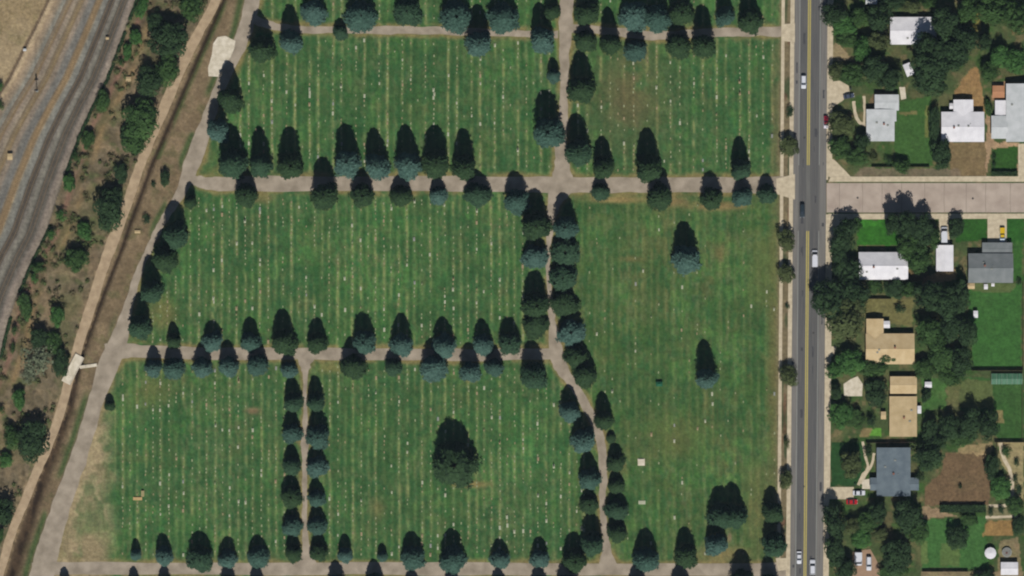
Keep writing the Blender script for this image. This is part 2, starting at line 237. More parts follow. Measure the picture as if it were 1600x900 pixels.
# ------------------------------------------------------------------ the ground: one height field, painted by what grows or lies there
gx = np.arange(-96, 1697, 2.0); gy = np.arange(-72, 973, 2.0)
GX, GY = np.meshgrid(gx, gy)
rs = np.random.RandomState(5)
def vn(sx, sy=None, seed=0, X=None, Y=None):
    X = GX if X is None else X; Y = GY if Y is None else Y
    sy = sy or sx; r = np.random.RandomState(seed); L = r.rand(512, 512)
    u = (X+300)/sx; v = (Y+300)/sy; iu = np.floor(u).astype(int); iv = np.floor(v).astype(int)
    fu = u-iu; fv = v-iv; fu = fu*fu*(3-2*fu); fv = fv*fv*(3-2*fv)
    g = lambda a, b: L[a % 512, b % 512]
    return (g(iv, iu)*(1-fu)*(1-fv)+g(iv, iu+1)*fu*(1-fv)+g(iv+1, iu)*(1-fu)*fv+g(iv+1, iu+1)*fu*fv)
def fbm(s, seed=0): return (vn(s, seed=seed)*.5+vn(s/2, seed=seed+1)*.3+vn(s/4, seed=seed+2)*.2)
N1, N2, N3 = fbm(60, 1), fbm(24, 7), vn(5, seed=3)
def poly(pts, X=None, Y=None):
    X = GX if X is None else X; Y = GY if Y is None else Y
    ins = np.zeros(X.shape, bool); n = len(pts)
    for i in range(n):
        x0, y0 = pts[i]; x1, y1 = pts[(i+1) % n]
        if y0 == y1: continue
        c = ((y0 > Y) != (y1 > Y)) & (X < (x1-x0)*(Y-y0)/(y1-y0)+x0); ins ^= c
    return ins
def pdist(pts, hw=False):
    D = np.full(GX.shape, 1e9); 
    for a, b in zip(pts[:-1], pts[1:]):
        ax, ay, bx, by = a[0], a[1], b[0], b[1]; l2 = (bx-ax)**2+(by-ay)**2+1e-9
        t = np.clip(((GX-ax)*(bx-ax)+(GY-ay)*(by-ay))/l2, 0, 1)
        d_ = np.hypot(GX-ax-t*(bx-ax), GY-ay-t*(by-ay))
        if hw: d_ = d_-(a[2]+(b[2]-a[2])*t)/2
        D = np.minimum(D, d_)
    return D
COL = np.zeros(GX.shape+(3,)); 
def put(mask, c, soft=0.0):
    m = np.clip(mask.astype(float), 0, 1)[..., None]; COL[:] = COL*(1-m)+np.array(c, float)*m
def sm(a, b, v): t = np.clip((v-a)/(b-a), 0, 1); return t*t*(3-2*t)
xof = lambda pts: np.interp(GY, [p[1] for p in pts], [p[0] for p in pts])
xe = xof(REDGE); xd = xof(DITCH); xt = xof(TRACK)
BND = LANES['boundary']; xb = xof(BND); wb = np.interp(GY, [p[1] for p in BND], [p[2] for p in BND])
CR = cx_road(GY)
DL = np.full(GX.shape, 1e9)
for k, v in LANES.items(): DL = np.minimum(DL, pdist(spline(v, 3), True))
# west: field, railway bed, scrub, canal
put(np.ones(GX.shape), (112, 101, 80))
put(sm(.45, .7, N2), (132, 116, 90)); put(sm(.55, .75, fbm(16, 30))*.7, (84, 74, 58)); put(sm(.55, .75, fbm(14, 41))*.6, (74, 88, 50)); put(sm(.5, .75, fbm(34, 43))*.45, (136, 114, 88)); put(sm(.55, .8, vn(6, 8, seed=47))*.4, (82, 74, 54)); put(sm(.5, .7, fbm(50, 49))*.4, (92, 98, 60))
w_ = xe-GX; T = w_/(131+.12*np.clip(GY, 0, 400))
u_ = (xe-GX)
red = np.exp(-((GX-xe-13-6*(N1-.5))/6)**2)*sm(.35, .55, fbm(50, 77)); put(np.exp(-((GX-xe-15-7*(N1-.5))/5.5)**2)*.8*sm(.15, .4, fbm(50, 77))*(GX > xe), (132, 100, 84)); put(np.exp(-((GX-xe-26)/5)**2)*.5*sm(.3, .6, fbm(30, 83)), (88, 80, 52))
tan_ = np.exp(-((GX-xe-34-14*(N1-.5))/6)**2)*sm(.3, .6, fbm(40, 79)); put(tan_*.9*(GX > xe), (140, 118, 84))
bands = [(0, (84, 78, 68)), (.02, (138, 127, 112)), (.07, (136, 124, 112)), (.1, (98, 93, 84)), (.18, (96, 92, 83)), (.21, (124, 120, 108)), (.25, (118, 112, 102)), (.27, (84, 78, 70)), (.31, (92, 84, 74)), (.34, (124, 123, 114)), (.39, (126, 123, 112)), (.42, (160, 134, 96)), (.46, (152, 130, 96)), (.49, (112, 110, 104)), (.55, (117, 113, 104)), (.58, (138, 124, 108)), (.62, (138, 126, 108)), (.64, (154, 134, 94)), (.67, (132, 122, 100)), (.7, (140, 128, 110)), (.76, (138, 124, 108)), (.78, (152, 130, 92)), (.8, (130, 122, 108)), (.86, (128, 126, 115)), (.9, (142, 128, 108)), (.96, (158, 138, 112)), (1.0, (180, 160, 128)), (1.025, (168, 148, 120)), (1.035, (96, 82, 66)), (1.06, (104, 88, 70)), (1.075, (146, 128, 98))]  # first stop: shadow of the edge vegetation, painted into the ballast colour
yard = T >= 0
tt = T+.012*(vn(40, 90, seed=50)-.5)
bc = np.stack([np.interp(tt, [b[0] for b in bands], [b[1][i] for b in bands]) for i in range(3)], -1)
bc *= (1+.10*(vn(4, 60, seed=51)-.5)+.10*(vn(12, 40, seed=52)-.5))[..., None]
m = yard[..., None]; COL[:] = np.where(m, bc, COL)
fld = T > 1.07
put(fld, (148, 130, 98)); put(fld*sm(.4, .7, N1)*.7, (164, 146, 116)); put(fld*sm(.55, .8, fbm(18, 60))*.5, (122, 112, 78))
# canal banks
bank = (GX > xt+6)&(GX < xb)
put(bank*1.0, (118, 102, 78)); put(bank*sm(.4, .7, N2), (134, 116, 90)); put(bank*sm(.55, .75, fbm(20, 91))*.5, (92, 92, 60))
put(bank*np.exp(-((GX-(xb-wb/2-5))/5)**2)*sm(.3, .5, vn(30, 60, seed=92)), (72, 88, 52))
put(bank*np.exp(-((GX-xd-5)/4)**2)*sm(.35, .6, vn(20, 70, seed=93))*.7*(GY < 250), (74, 92, 50))
wd = np.interp(GY, [0, 560, 640, 700, 960], [3.2, 3.0, 6, 9, 9])
put(np.exp(-((GX-xd)/wd)**2)*1.0, (50, 40, 31))
put(np.exp(-((GX-xd)/wd)**2)*(GY > 600)*.55*sm(.3, .6, vn(6, 20, seed=94)), (98, 80, 60))
H = -1.1*np.exp(-((GX-xd)/(wd*1.6))**2)
put((pdist(spline(TRACK, 3), True) < 3)*sm(.4, .7, N3)*.5, (150, 130, 100))
# cemetery lawn
cem = (GX > xb)&(GX < CR-44)
G0 = np.array((64, 99, 57.)); LAW = np.ones(GX.shape+(3,))*G0
def lput(m, c): m = np.clip(m, 0, 1)[..., None]; LAW[:] = LAW*(1-m)+np.array(c, float)*m
lput(sm(.35, .7, N1), (72, 108, 60)); lput(sm(.5, .75, fbm(90, 14))*.5, (76, 98, 54))
big = (GX > 896)&(GY > 303)
lput(big*.75, (72, 94, 50)); lput(big*sm(.42, .62, fbm(46, 17))*.7, (104, 106, 64)); lput(big*sm(.5, .7, fbm(70, 27))*.6, (62, 98, 48))
lput(np.exp(-(((GX-590)/80)**2+((GY-400)/90)**2))*.75, (84, 132, 68))
lput(sm(.52, .66, fbm(44, 301))*.6, (84, 128, 64)); lput(sm(.55, .7, fbm(38, 305))*.6, (50, 84, 46)); lput(sm(.56, .72, fbm(26, 309))*.4, (104, 112, 68))
lput(np.exp(-(((GX-935)/40)**2+((GY-390)/40)**2))*.5, (84, 112, 62)); lput(np.exp(-(((GX-820)/40)**2+((GY-710)/40)**2))*.8, (84, 132, 70))
lput(np.exp(-(((GX-330)/30)**2+((GY-700)/45)**2))*.35, (84, 112, 74))
lput(np.exp(-(((GX-1180)/40)**2+((GY-380)/60)**2))*.4, (70, 110, 54))
rows = np.zeros(GX.shape); dark = np.zeros(GX.shape)
SECT = [  # x0,y0,x1,y1, first row, gap of the pair, third row weight, strength
 (380, -80, 872, 40, 411.7, 13.3, .1, .8), (340, 55, 872, 272, 411.7, 13.3, .15, 1.0), (230, 303, 850, 545, 406, 13.3, .6, .85),
 (180, 566, 466, 876, 431, 13.6, .7, .75), (488, 566, 925, 876, 515, 13.3, .55, .75), (893, -80, 1222, 42, 939.3, 14.5, .1, .6), (893, 60, 1222, 275, 939.3, 14.5, .1, .9), (893, 303, 1222, 880, 945, 12, .8, .35)]
for (x0, y0, x1, y1, f, gp, th, st) in SECT:
    q = (GX >= x0)&(GX < x1)&(GY >= y0)&(GY < y1)
    for off, s_ in ((0, 1), (gp, 1), (gp+11.4, th)):
        ph = (GX+2.2*(vn(400, 60, seed=int(f)+3)-.5)-f-off+18.06) % 36.13-18.06
        al = sm(.2, .6, vn(14, 34, seed=int(f)+int(off)))*(.6+.8*vn(3, 6, seed=int(f)+9))
        rows += q*s_*st*np.exp(-(ph/2.3)**2)*al
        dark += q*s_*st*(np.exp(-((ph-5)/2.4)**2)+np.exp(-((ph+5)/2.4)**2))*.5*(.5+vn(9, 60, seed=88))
edge = 1-sm(0, 7, DL)
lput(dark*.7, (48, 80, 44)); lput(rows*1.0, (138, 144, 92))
lput(sm(.5, .85, vn(3.2, 7, seed=201))*.4*(.4+sm(.3, .7, vn(60, seed=203))), (104, 116, 78)); lput(sm(.5, .85, vn(3.2, 9, seed=205))*.45, (46, 92, 54)); lput(sm(.55, .9, vn(4, 6, seed=207))*.35, (96, 100, 66))
lput(sm(.45, .8, vn(4.5, 160, seed=209))*.35, (52, 88, 46))
brown = np.exp(-(((GX-985)/55)**2+((GY-150)/75)**2))*sm(.2, .6, N2+.15); lput(brown*.8, (106, 96, 66))
# dry turf by lanes and trees
TD = np.full(GX.shape, 1e9)
for k_, (x, yb, r, tip, tone) in CONALL: TD = np.minimum(TD, np.hypot(GX-x, GY-(yb-r))-r)
nn = fbm(22, 33)
dry = (1-sm(0, 9, DL-9*(nn-.5)))*sm(.3, .6, fbm(30, 35)+.12); lput(dry*.75, (146, 124, 82))
lput((1-sm(-4, 4.5, TD))*sm(.35, .55, nn)*.6, (132, 118, 78))
tri = poly([(160, 600), (196, 580), (190, 870), (60, 870)]); dd = sm(0, 1, 1-(GX-150)/46)
lput(((GX < 200)&(GY > 575)&(GX > xb))*(1-sm(150, 192, GX+26*(fbm(30, 66)-.5)))*(.55+.45*sm(.3, .6, fbm(34, 71))), (144, 130, 98))
lput(((GX < 200)&(GY > 610))*sm(.52, .68, fbm(26, 72))*(1-sm(150, 190, GX))*.8, (168, 150, 116))
for (x, y, rx, ry, c, a) in [(395, 642, 12, 6, (138, 110, 84), .8), (735, 757, 30, 6, (140, 122, 78), .9), (590, 795, 14, 16, (110, 104, 66), .6), (1120, 322, 50, 8, (140, 120, 80), .9), (965, 312, 50, 6, (150, 128, 84), .9), (1050, 315, 30, 9, (140, 118, 80), .8), (1125, 395, 10, 14, (118, 104, 66), .7), (1130, 865, 45, 14, (138, 122, 82), .8), (985, 405, 22, 5, (118, 104, 66), .6), (1140, 840, 4, 8, (150, 130, 100), .9), (1208, 560, 9, 260, (112, 104, 66), .7), (1212, 180, 8, 120, (116, 104, 72), .6), (255, 490, 24, 26, (124, 114, 70), .7), (235, 610, 36, 26, (110, 112, 64), .6), (410, 310, 24, 8, (134, 118, 78), .7), (345, 268, 24, 10, (120, 112, 66), .6), (360, 80, 18, 40, (112, 104, 66), .6), (520, 575, 28, 9, (132, 122, 74), .7), (1190, 425, 26, 60, (96, 104, 60), .6), (1050, 680, 60, 40, (100, 100, 58), .5), (1185, 790, 26, 80, (108, 108, 66), .6)]:
    lput(np.exp(-(((GX-x)/rx)**2+((GY-y)/ry)**2)**1.5)*a*sm(.2, .5, nn+.1), c)
lput(sm(-8, 0, GX-(CR-44)+5*(nn-.5))*.8, (128, 114, 84))
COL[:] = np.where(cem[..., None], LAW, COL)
# street verge and gardens
vg = (GX >= CR-44)&(GX < CR+50)
put(vg, (120, 108, 82)); put(vg*sm(.45, .65, vn(8, 40, seed=61))*.8, (62, 76, 48)); put(vg*sm(.7, .85, vn(7, 18, seed=62))*.5, (110, 70, 56))
gar = GX > CR+30
put(gar, (72, 86, 52)); put(gar*sm(.4, .65, N2)*.8, (98, 96, 64)); put(gar*sm(.5, .7, fbm(20, 99))*.8, (58, 88, 42)); put(gar*sm(.62, .75, fbm(15, 98))*.7, (124, 108, 78))
GP = [
 ([(1398, 160), (1455, 150), (1457, 258), (1398, 258)], (64, 96, 48), 1), ([(1404, 175), (1432, 172), (1432, 178), (1404, 180)], (128, 116, 76), .8), ([(1446, 165), (1452, 165), (1452, 215), (1446, 215)], (124, 122, 70), .7),
 ([(1484, 222), (1541, 222), (1541, 276), (1486, 276)], (124, 106, 76), 1), ([(1517, 105), (1528, 105), (1540, 176), (1488, 176), (1494, 140)], (150, 120, 80), 1), ([(1550, 128), (1570, 128), (1570, 157), (1550, 157)], (160, 128, 96), 1),
 ([(1553, 228), (1589, 228), (1589, 276), (1549, 276)], (50, 84, 36), 1), ([(1541, 180), (1549, 180), (1552, 222), (1600, 224), (1597, 276), (1590, 276), (1590, 228), (1550, 232), (1541, 276)], (178, 146, 116), .9),
 ([(1340, 343), (1400, 343), (1420, 380), (1400, 384), (1340, 384)], (52, 102, 36), 1), ([(1340, 343), (1378, 343), (1378, 354), (1340, 354)], (64, 126, 44), .7), ([(1493, 341), (1542, 341), (1542, 375), (1493, 378)], (48, 88, 36), 1), ([(1573, 341), (1600, 341), (1600, 378), (1573, 378)], (48, 92, 38), 1),
 ([(1582, 378), (1597, 378), (1597, 440), (1582, 440)], (58, 96, 44), 1), ([(1512, 443), (1596, 443), (1596, 575), (1520, 575), (1520, 520), (1511, 500)], (60, 100, 48), 1), ([(1515, 443), (1590, 443), (1580, 456), (1520, 456)], (110, 104, 70), .6),
 ([(1445, 432), (1492, 418), (1492, 436), (1440, 446)], (150, 128, 92), 1), ([(1395, 418), (1450, 425), (1450, 440), (1395, 438)], (128, 98, 72), .6), ([(1352, 466), (1426, 466), (1426, 512), (1352, 498)], (112, 108, 68), 1),
 ([(1298, 692), (1350, 692), (1352, 758), (1298, 760)], (44, 76, 40), 1), ([(1362, 672), (1378, 668), (1378, 682), (1358, 682)], (96, 148, 58), 1), ([(1344, 672), (1362, 668), (1360, 682), (1344, 682)], (138, 122, 84), 1),
 ([(1478, 706), (1545, 706), (1550, 740), (1545, 788), (1445, 790), (1445, 760), (1470, 740)], (112, 92, 68), 1), ([(1500, 694), (1552, 692), (1550, 712), (1495, 708)], (158, 138, 100), .9), ([(1442, 790), (1468, 795), (1495, 806), (1440, 812)], (154, 130, 102), .9),
 ([(1560, 690), (1600, 690), (1600, 780), (1585, 785), (1575, 740), (1560, 715)], (158, 142, 104), .9), ([(1440, 812), (1540, 808), (1545, 888), (1440, 888)], (66, 104, 54), 1), ([(1440, 845), (1450, 845), (1450, 880), (1440, 880)], (98, 116, 66), .9), ([(1470, 850), (1500, 850), (1500, 885), (1470, 885)], (98, 112, 64), .7),
 ([(1543, 813), (1585, 812), (1583, 838), (1536, 838)], (148, 118, 74), 1), ([(1540, 790), (1590, 790), (1590, 812), (1540, 812)], (126, 118, 88), .9), ([(1562, 845), (1592, 840), (1596, 900), (1558, 900)], (146, 126, 96), .8), ([(1500, 590), (1600, 590), (1600, 685), (1560, 685), (1500, 640)], (58, 92, 46), .9), ([(1480, 590), (1552, 595), (1552, 640), (1480, 635)], (104, 104, 66), .7), ([(1556, 640), (1568, 640), (1568, 662), (1556, 662)], (150, 130, 90), .8),
 ([(1440, 590), (1478, 590), (1478, 640), (1440, 640)], (70, 108, 54), .8), ([(1362, 800), (1395, 800), (1395, 840), (1362, 840)], (104, 92, 66), .7), ([(1440, 893), (1600, 893), (1600, 940), (1440, 940)], (148, 128, 100), .8), ([(1296, 72), (1312, 66), (1330, 95), (1300, 95)], (160, 140, 108), .8), ([(1370, 140), (1400, 136), (1362, 175), (1350, 175)], (128, 100, 76), .6), ([(1515, 20), (1530, 20), (1532, 48), (1518, 48)], (136, 126, 66), .8), ([(1580, 40), (1600, 40), (1600, 50), (1580, 55)], (124, 108, 72), .8),
 ([(1344, 262), (1500, 264), (1500, 276), (1336, 276)], (122, 108, 90), .8)]
jx = GX+4*(vn(7, seed=101)-.5); jy = GY+4*(vn(7, seed=102)-.5)
for pts, c, a in GP:
    q = poly(pts, jx, jy); put(q*a*(.88+.2*N2), np.array(c)); 
COL *= (1+.12*(N3-.5)+.1*(vn(10, seed=44)-.5))[..., None]
LINC = np.where(COL/255 <= .04045, COL/255/12.92, ((np.clip(COL, 0, 255)/255+.055)/1.055)**2.4)
# classes -> separate sheets that share one height field
cls = np.full(GX.shape, 2)
cls[T >= 0] = 1; cls[T > 1.045] = 0; cls[(GX > xd-wd*1.5)&(GX < xd+wd*1.5)] = 3; cls[cem] = 4; cls[GX > CR-44] = 5; cls[GX > CR+30] = 6
names = ['field', 'railway_ballast', 'scrub_ground', 'ditch', 'lawn', 'street_verge', 'garden_ground']
gm = attr_mat('turf and soil')
ny, nx = GX.shape
cc = cls[:-1, :-1]; WX = (GX-800)*S; WY = (450-GY)*S
H += .03*(vn(30, seed=8)-.5)*0
for ci, nm in enumerate(names):
    jj, ii = np.nonzero(cc == ci)
    if len(jj) == 0: continue
    q = np.stack([jj*nx+ii, (jj+1)*nx+ii, (jj+1)*nx+ii+1, jj*nx+ii+1], 1)
    uq, inv = np.unique(q, return_inverse=True); inv = inv.reshape(q.shape)
    me = bpy.data.meshes.new(nm); me.vertices.add(len(uq)); me.loops.add(inv.size); me.polygons.add(len(q))
    me.vertices.foreach_set('co', np.stack([WX.ravel()[uq], WY.ravel()[uq], H.ravel()[uq]], 1).ravel())
    me.loops.foreach_set('vertex_index', inv.ravel().astype(np.int32))
    me.polygons.foreach_set('loop_start', np.arange(0, inv.size, 4, dtype=np.int32)); 
    me.polygons.foreach_set('loop_total', np.full(len(q), 4, dtype=np.int32))
    me.update(calc_edges=True); me.validate()
    a = me.color_attributes.new('tint', 'FLOAT_COLOR', 'POINT')
    a.data.foreach_set('color', np.concatenate([LINC.reshape(-1, 3)[uq], np.ones((len(uq), 1))], 1).ravel())
    o = meshobj(nm, me, gm); o['kind'] = 'structure'
x0, x1, y0, y1 = WX.min(), WX.max(), WY.min(), WY.max(); B = 3000
mb = MB(); mb.add([(-B, -B, 0), (B, -B, 0), (B, B, 0), (-B, B, 0), (x0, y0, 0), (x1, y0, 0), (x1, y1, 0), (x0, y1, 0)], [(0, 1, 5, 4), (1, 2, 6, 5), (2, 3, 7, 6), (3, 0, 4, 7)])
o = mb.build('ground', mat('dry open ground', (112, 104, 72), .3, .02, col2=(78, 98, 56))); o['kind'] = 'structure'

# ------------------------------------------------------------------ lanes, roads, pavements
def ribbon(name, pts, m, z=.01, n=8, jit=0, thick=0, sub=True):
    pl = spline(pts, n) if sub else pts; L, Rr = [], []
    for i, p in enumerate(pl):
        a = pl[max(i-1, 0)]; b = pl[min(i+1, len(pl)-1)]
        t = Vector((b[0]-a[0], b[1]-a[1])).normalized(); nrm = Vector((-t.y, t.x))
        h1 = p[2]/2+jit*(mn.noise(Vector((i*.37, z*900, 1)))*1.4+rnd.uniform(-.3, .3)); h2 = p[2]/2+jit*(mn.noise(Vector((i*.37, z*900, 9)))*1.4+rnd.uniform(-.3, .3))
        L.append(P(p[0]+nrm.x*h1, p[1]+nrm.y*h1, z)); Rr.append(P(p[0]-nrm.x*h2, p[1]-nrm.y*h2, z))
    mb = MB(); n_ = len(pl)
    mb.add(L+Rr, [(i, i+1, n_+i+1, n_+i) for i in range(n_-1)])
    if thick:
        mb.add([v-Vector((0, 0, thick)) for v in L]+L, [(i, n_+i, n_+i+1, i+1) for i in range(n_-1)])
        mb.add([v-Vector((0, 0, thick)) for v in Rr]+Rr, [(i, i+1, n_+i+1, n_+i) for i in range(n_-1)])
    o = mb.build(name, m); o['kind'] = 'structure'; return o
def slab(name, pts, m, z=.012, thick=0):
    mb = MB(); v = [P(x, y, z) for x, y in pts]; n = len(v)
    mb.add(v, [tuple(range(n))])
    if thick: mb.add(v+[a-Vector((0, 0, thick)) for a in v], [(i, (i+1) % n, n+(i+1) % n, n+i) for i in range(n)])
    o = mb.build(name, m); o['kind'] = 'structure'; return o
M_lane = mat('pinkish gravel lane', (155, 143, 125), .2, .22, .95, .05, col2=(174, 161, 143))
M_track = mat('tan dirt track', (170, 148, 120), .12, .4, .95, .05, col2=(186, 164, 134))
M_asph = mat('worn asphalt', (104, 103, 100), .16, .5, .9, .1, stretch=(3, .12, 1), col2=(114, 113, 108))
M_asph2 = mat('darker driving lane asphalt', (94, 94, 94), .14, .8, .9, .1, stretch=(3, .1, 1), col2=(103, 101, 98))
M_shoul = mat('paler shoulder asphalt', (116, 114, 110), .12, .8, .9, .1, stretch=(3, .1, 1), col2=(128, 124, 118))
M_conc = mat('beige concrete pavement', (192, 177, 150), .1, .6, .9, .1, col2=(208, 194, 166))
M_side = mat('grey beige concrete street', (172, 156, 142), .1, .2, .9, .1, col2=(186, 171, 156))
M_white = mat('pale concrete', (205, 194, 170), .1, .6, .9, .1, col2=(222, 212, 192))
M_yel = mat('yellow road paint', (190, 174, 92), .15, 2, .7, .2)
M_wht = mat('faded white road paint', (150, 152, 146), .12, 2, .7, .2)
for i, (k, v) in enumerate(LANES.items()): ribbon('cemetery_lane', [(a_, b_, c_*.92) for a_, b_, c_ in v], M_lane, .010+.004*i, jit=1.7)
ribbon('dirt_track', TRACK, M_track, .012, jit=1.0)
slab('concrete_apron', [(340, 58), (352, 56), (368, 64), (366, 76), (360, 90), (350, 102), (341, 120), (326, 119), (325, 106), (331, 86), (333, 68)], M_white, .05)
ys = list(range(-60, 961, 20))
def rline(a, b): return [(cx_road(y)+(a+b)/2, y, b-a) for y in ys]
ribbon('street', rline(-23.5, 28), M_asph, .006, sub=False)
ribbon('street_shoulder', rline(-23.4, -15.5), M_shoul, .011, sub=False)
ribbon('street_shoulder', rline(18.5, 27.9), M_shoul, .011, sub=False)
ribbon('street_lane', rline(-14, -3.4), M_asph2, .011, sub=False)
ribbon('street_lane', rline(3.2, 16), M_asph2, .011, sub=False)
def seg(a, b, y0, y1, m, nm, z=.016):
    return ribbon(nm, [(cx_road(y0)+(a+b)/2, y0, b-a), (cx_road(y1)+(a+b)/2, y1, b-a)], m, z, sub=False)
for y0_, y1_ in ((-60, 258), (361, 960)):
    seg(-2.4, -1.0, y0_, y1_, M_yel, 'painted_yellow_line'); seg(.4, 1.8, y0_, y1_, M_yel, 'painted_yellow_line')
    seg(16.6, 17.4, y0_, y1_, M_wht, 'painted_edge_line'); seg(-15.4, -14.6, y0_, y1_, M_wht, 'painted_edge_line')
seg(-44, -38.8, -60, 960, M_conc, 'pavement', .02)
o = ribbon('kerb', rline(-30, -23.6), M_conc, .12, sub=False, thick=.12)
for a, b in ((-60, 281), (335, 960)): ribbon('kerb', [(cx_road(y)+29.5, y, 2.8) for y in (a, b)], M_conc, .12, sub=False, thick=.12)
ribbon('pavement', [(cx_road(y)+34.5, y, 7) for y in (335, 500, 765)], M_conc, .03, sub=False)
ribbon('pavement', [(cx_road(y)+34, y, 6) for y in (765, 960)], M_conc, .024, sub=False)
ribbon('pavement', [(cx_road(y)+34, y, 6) for y in (-60, 276)], M_conc, .024, sub=False)
slab('side_street', [(1291.5, 286), (1720, 286), (1720, 332), (1291.5, 332)], M_side, .018)
slab('pavement', [(1298, 276), (1720, 275), (1720, 284), (1294, 284)], M_conc, .12, .12)
slab('pavement', [(1294, 334), (1720, 333.5), (1720, 341), (1294, 343)], M_conc, .12, .12)
slab('pavement', [(1296, 246), (1304, 250), (1322, 268), (1330, 277), (1296, 277)], M_conc, .05)
slab('pavement', [(1294, 343), (1318, 342), (1312, 360), (1304, 385), (1294, 385)], M_conc, .05)
slab('driveway', [(1543, 340), (1573, 340), (1573, 379), (1543, 379)], M_conc, .125)
slab('driveway', [(1467, 340), (1482, 340), (1484, 382), (1467, 384)], M_conc, .125)
slab('forecourt', [(1296, 128), (1312, 126), (1326, 134), (1328, 146), (1316, 158), (1296, 170)], M_conc, .04)
slab('forecourt', [(1298, 761), (1334, 761), (1334, 780), (1290, 780), (1290, 765)], M_conc, .04)
slab('driveway', [(1332, 862), (1360, 858), (1372, 880), (1380, 920), (1330, 920)], mat('pinkish driveway', (160, 132, 108), .12, .6), .04)
slab('patio', [(1347, 750), (1360, 748), (1365, 764), (1347, 764)], M_white, .04)
slab('patio', [(1405, 136), (1414, 136), (1416, 154), (1408, 156)], M_white, .04)
slab('patio', [(1318, 600), (1330, 592), (1340, 588), (1348, 600), (1347, 619), (1319, 619)], M_white, .05)
slab('patio', [(1290, 540), (1307, 542), (1304, 553), (1290, 566)], M_conc, .05)
slab('patio', [(1289, 592), (1297, 594), (1297, 612), (1289, 622)], M_conc, .05)
slab('driveway', [(1591, 225), (1640, 222), (1640, 276), (1591, 276)], M_conc, .05)
for nm, pts in (('garden_path', [(1334, 158, 5), (1336, 175, 5), (1342, 190, 5), (1352, 195, 5), (1358, 196, 5)]), ('garden_path', [(1350, 150, 4), (1351, 175, 4), (1350, 194, 4)]), ('garden_path', [(1348, 690, 4), (1352, 712, 4), (1356, 730, 4), (1348, 742, 4), (1341, 758, 5)]), ('garden_path', [(1366, 708, 4), (1362, 726, 4), (1352, 742, 4), (1345, 756, 4)]), ('garden_path', [(1563, 692, 6), (1568, 715, 6), (1578, 735, 6), (1582, 765, 6), (1575, 788, 5), (1545, 790, 4)]), ('garden_path', [(1540, 808, 4), (1560, 808, 4), (1590, 806, 4)])):
    ribbon(nm, pts, M_conc, .03+.006*rnd.random(), jit=.5)
slab('entrance_apron', [(1213, 279), (1242, 272), (1242, 312), (1213, 303)], M_conc, .135)
slab('entrance_apron', [(1222, 38), (1242, 36), (1242, 66), (1222, 64)], M_conc, .135)
slab('entrance_apron', [(1212, 872), (1234, 872), (1234, 890), (1216, 892)], M_conc, .135)

M_tar = mat('fresh tar patch', (74, 74, 76), .12, 1, .8, .15)
for i in range(26):
    y = rnd.uniform(10, 890); ox = rnd.choice((-9, -8, 9, 11, 23, -19)); l = rnd.uniform(4, 18); w_2 = rnd.uniform(1.2, 4.5)
    ribbon('tar_patch', [(cx_road(y)+ox, y, w_2), (cx_road(y)+ox+rnd.uniform(-.6, .6), y+l*.5, w_2*rnd.uniform(.7, 1.2)), (cx_road(y)+ox, y+l, w_2)], M_tar, .014+.0004*i, n=4, jit=.25)
for i in range(9):
    x = 1312+i*33+rnd.uniform(-3, 3); ribbon('tar_seam', [(x, 286.5, .7), (x+rnd.uniform(-.8, .8), 309, .6), (x, 331.5, .7)], M_tar if 0 else mat('concrete joint', (136, 124, 112), .1), .022, n=4, jit=.15)
M_mh = mat('iron manhole cover', (58, 56, 54), .1, 3, .6, .4)
for x, y in ((1257, 215), (1271, 520), (1256, 760), (1340, 309), (1520, 310)):
    o = MB().tube((0, 0, 0), (0, 0, .03), .42, .42, 14).build('manhole_cover', M_mh, None, P(x, y, .012)); o['kind'] = 'structure'

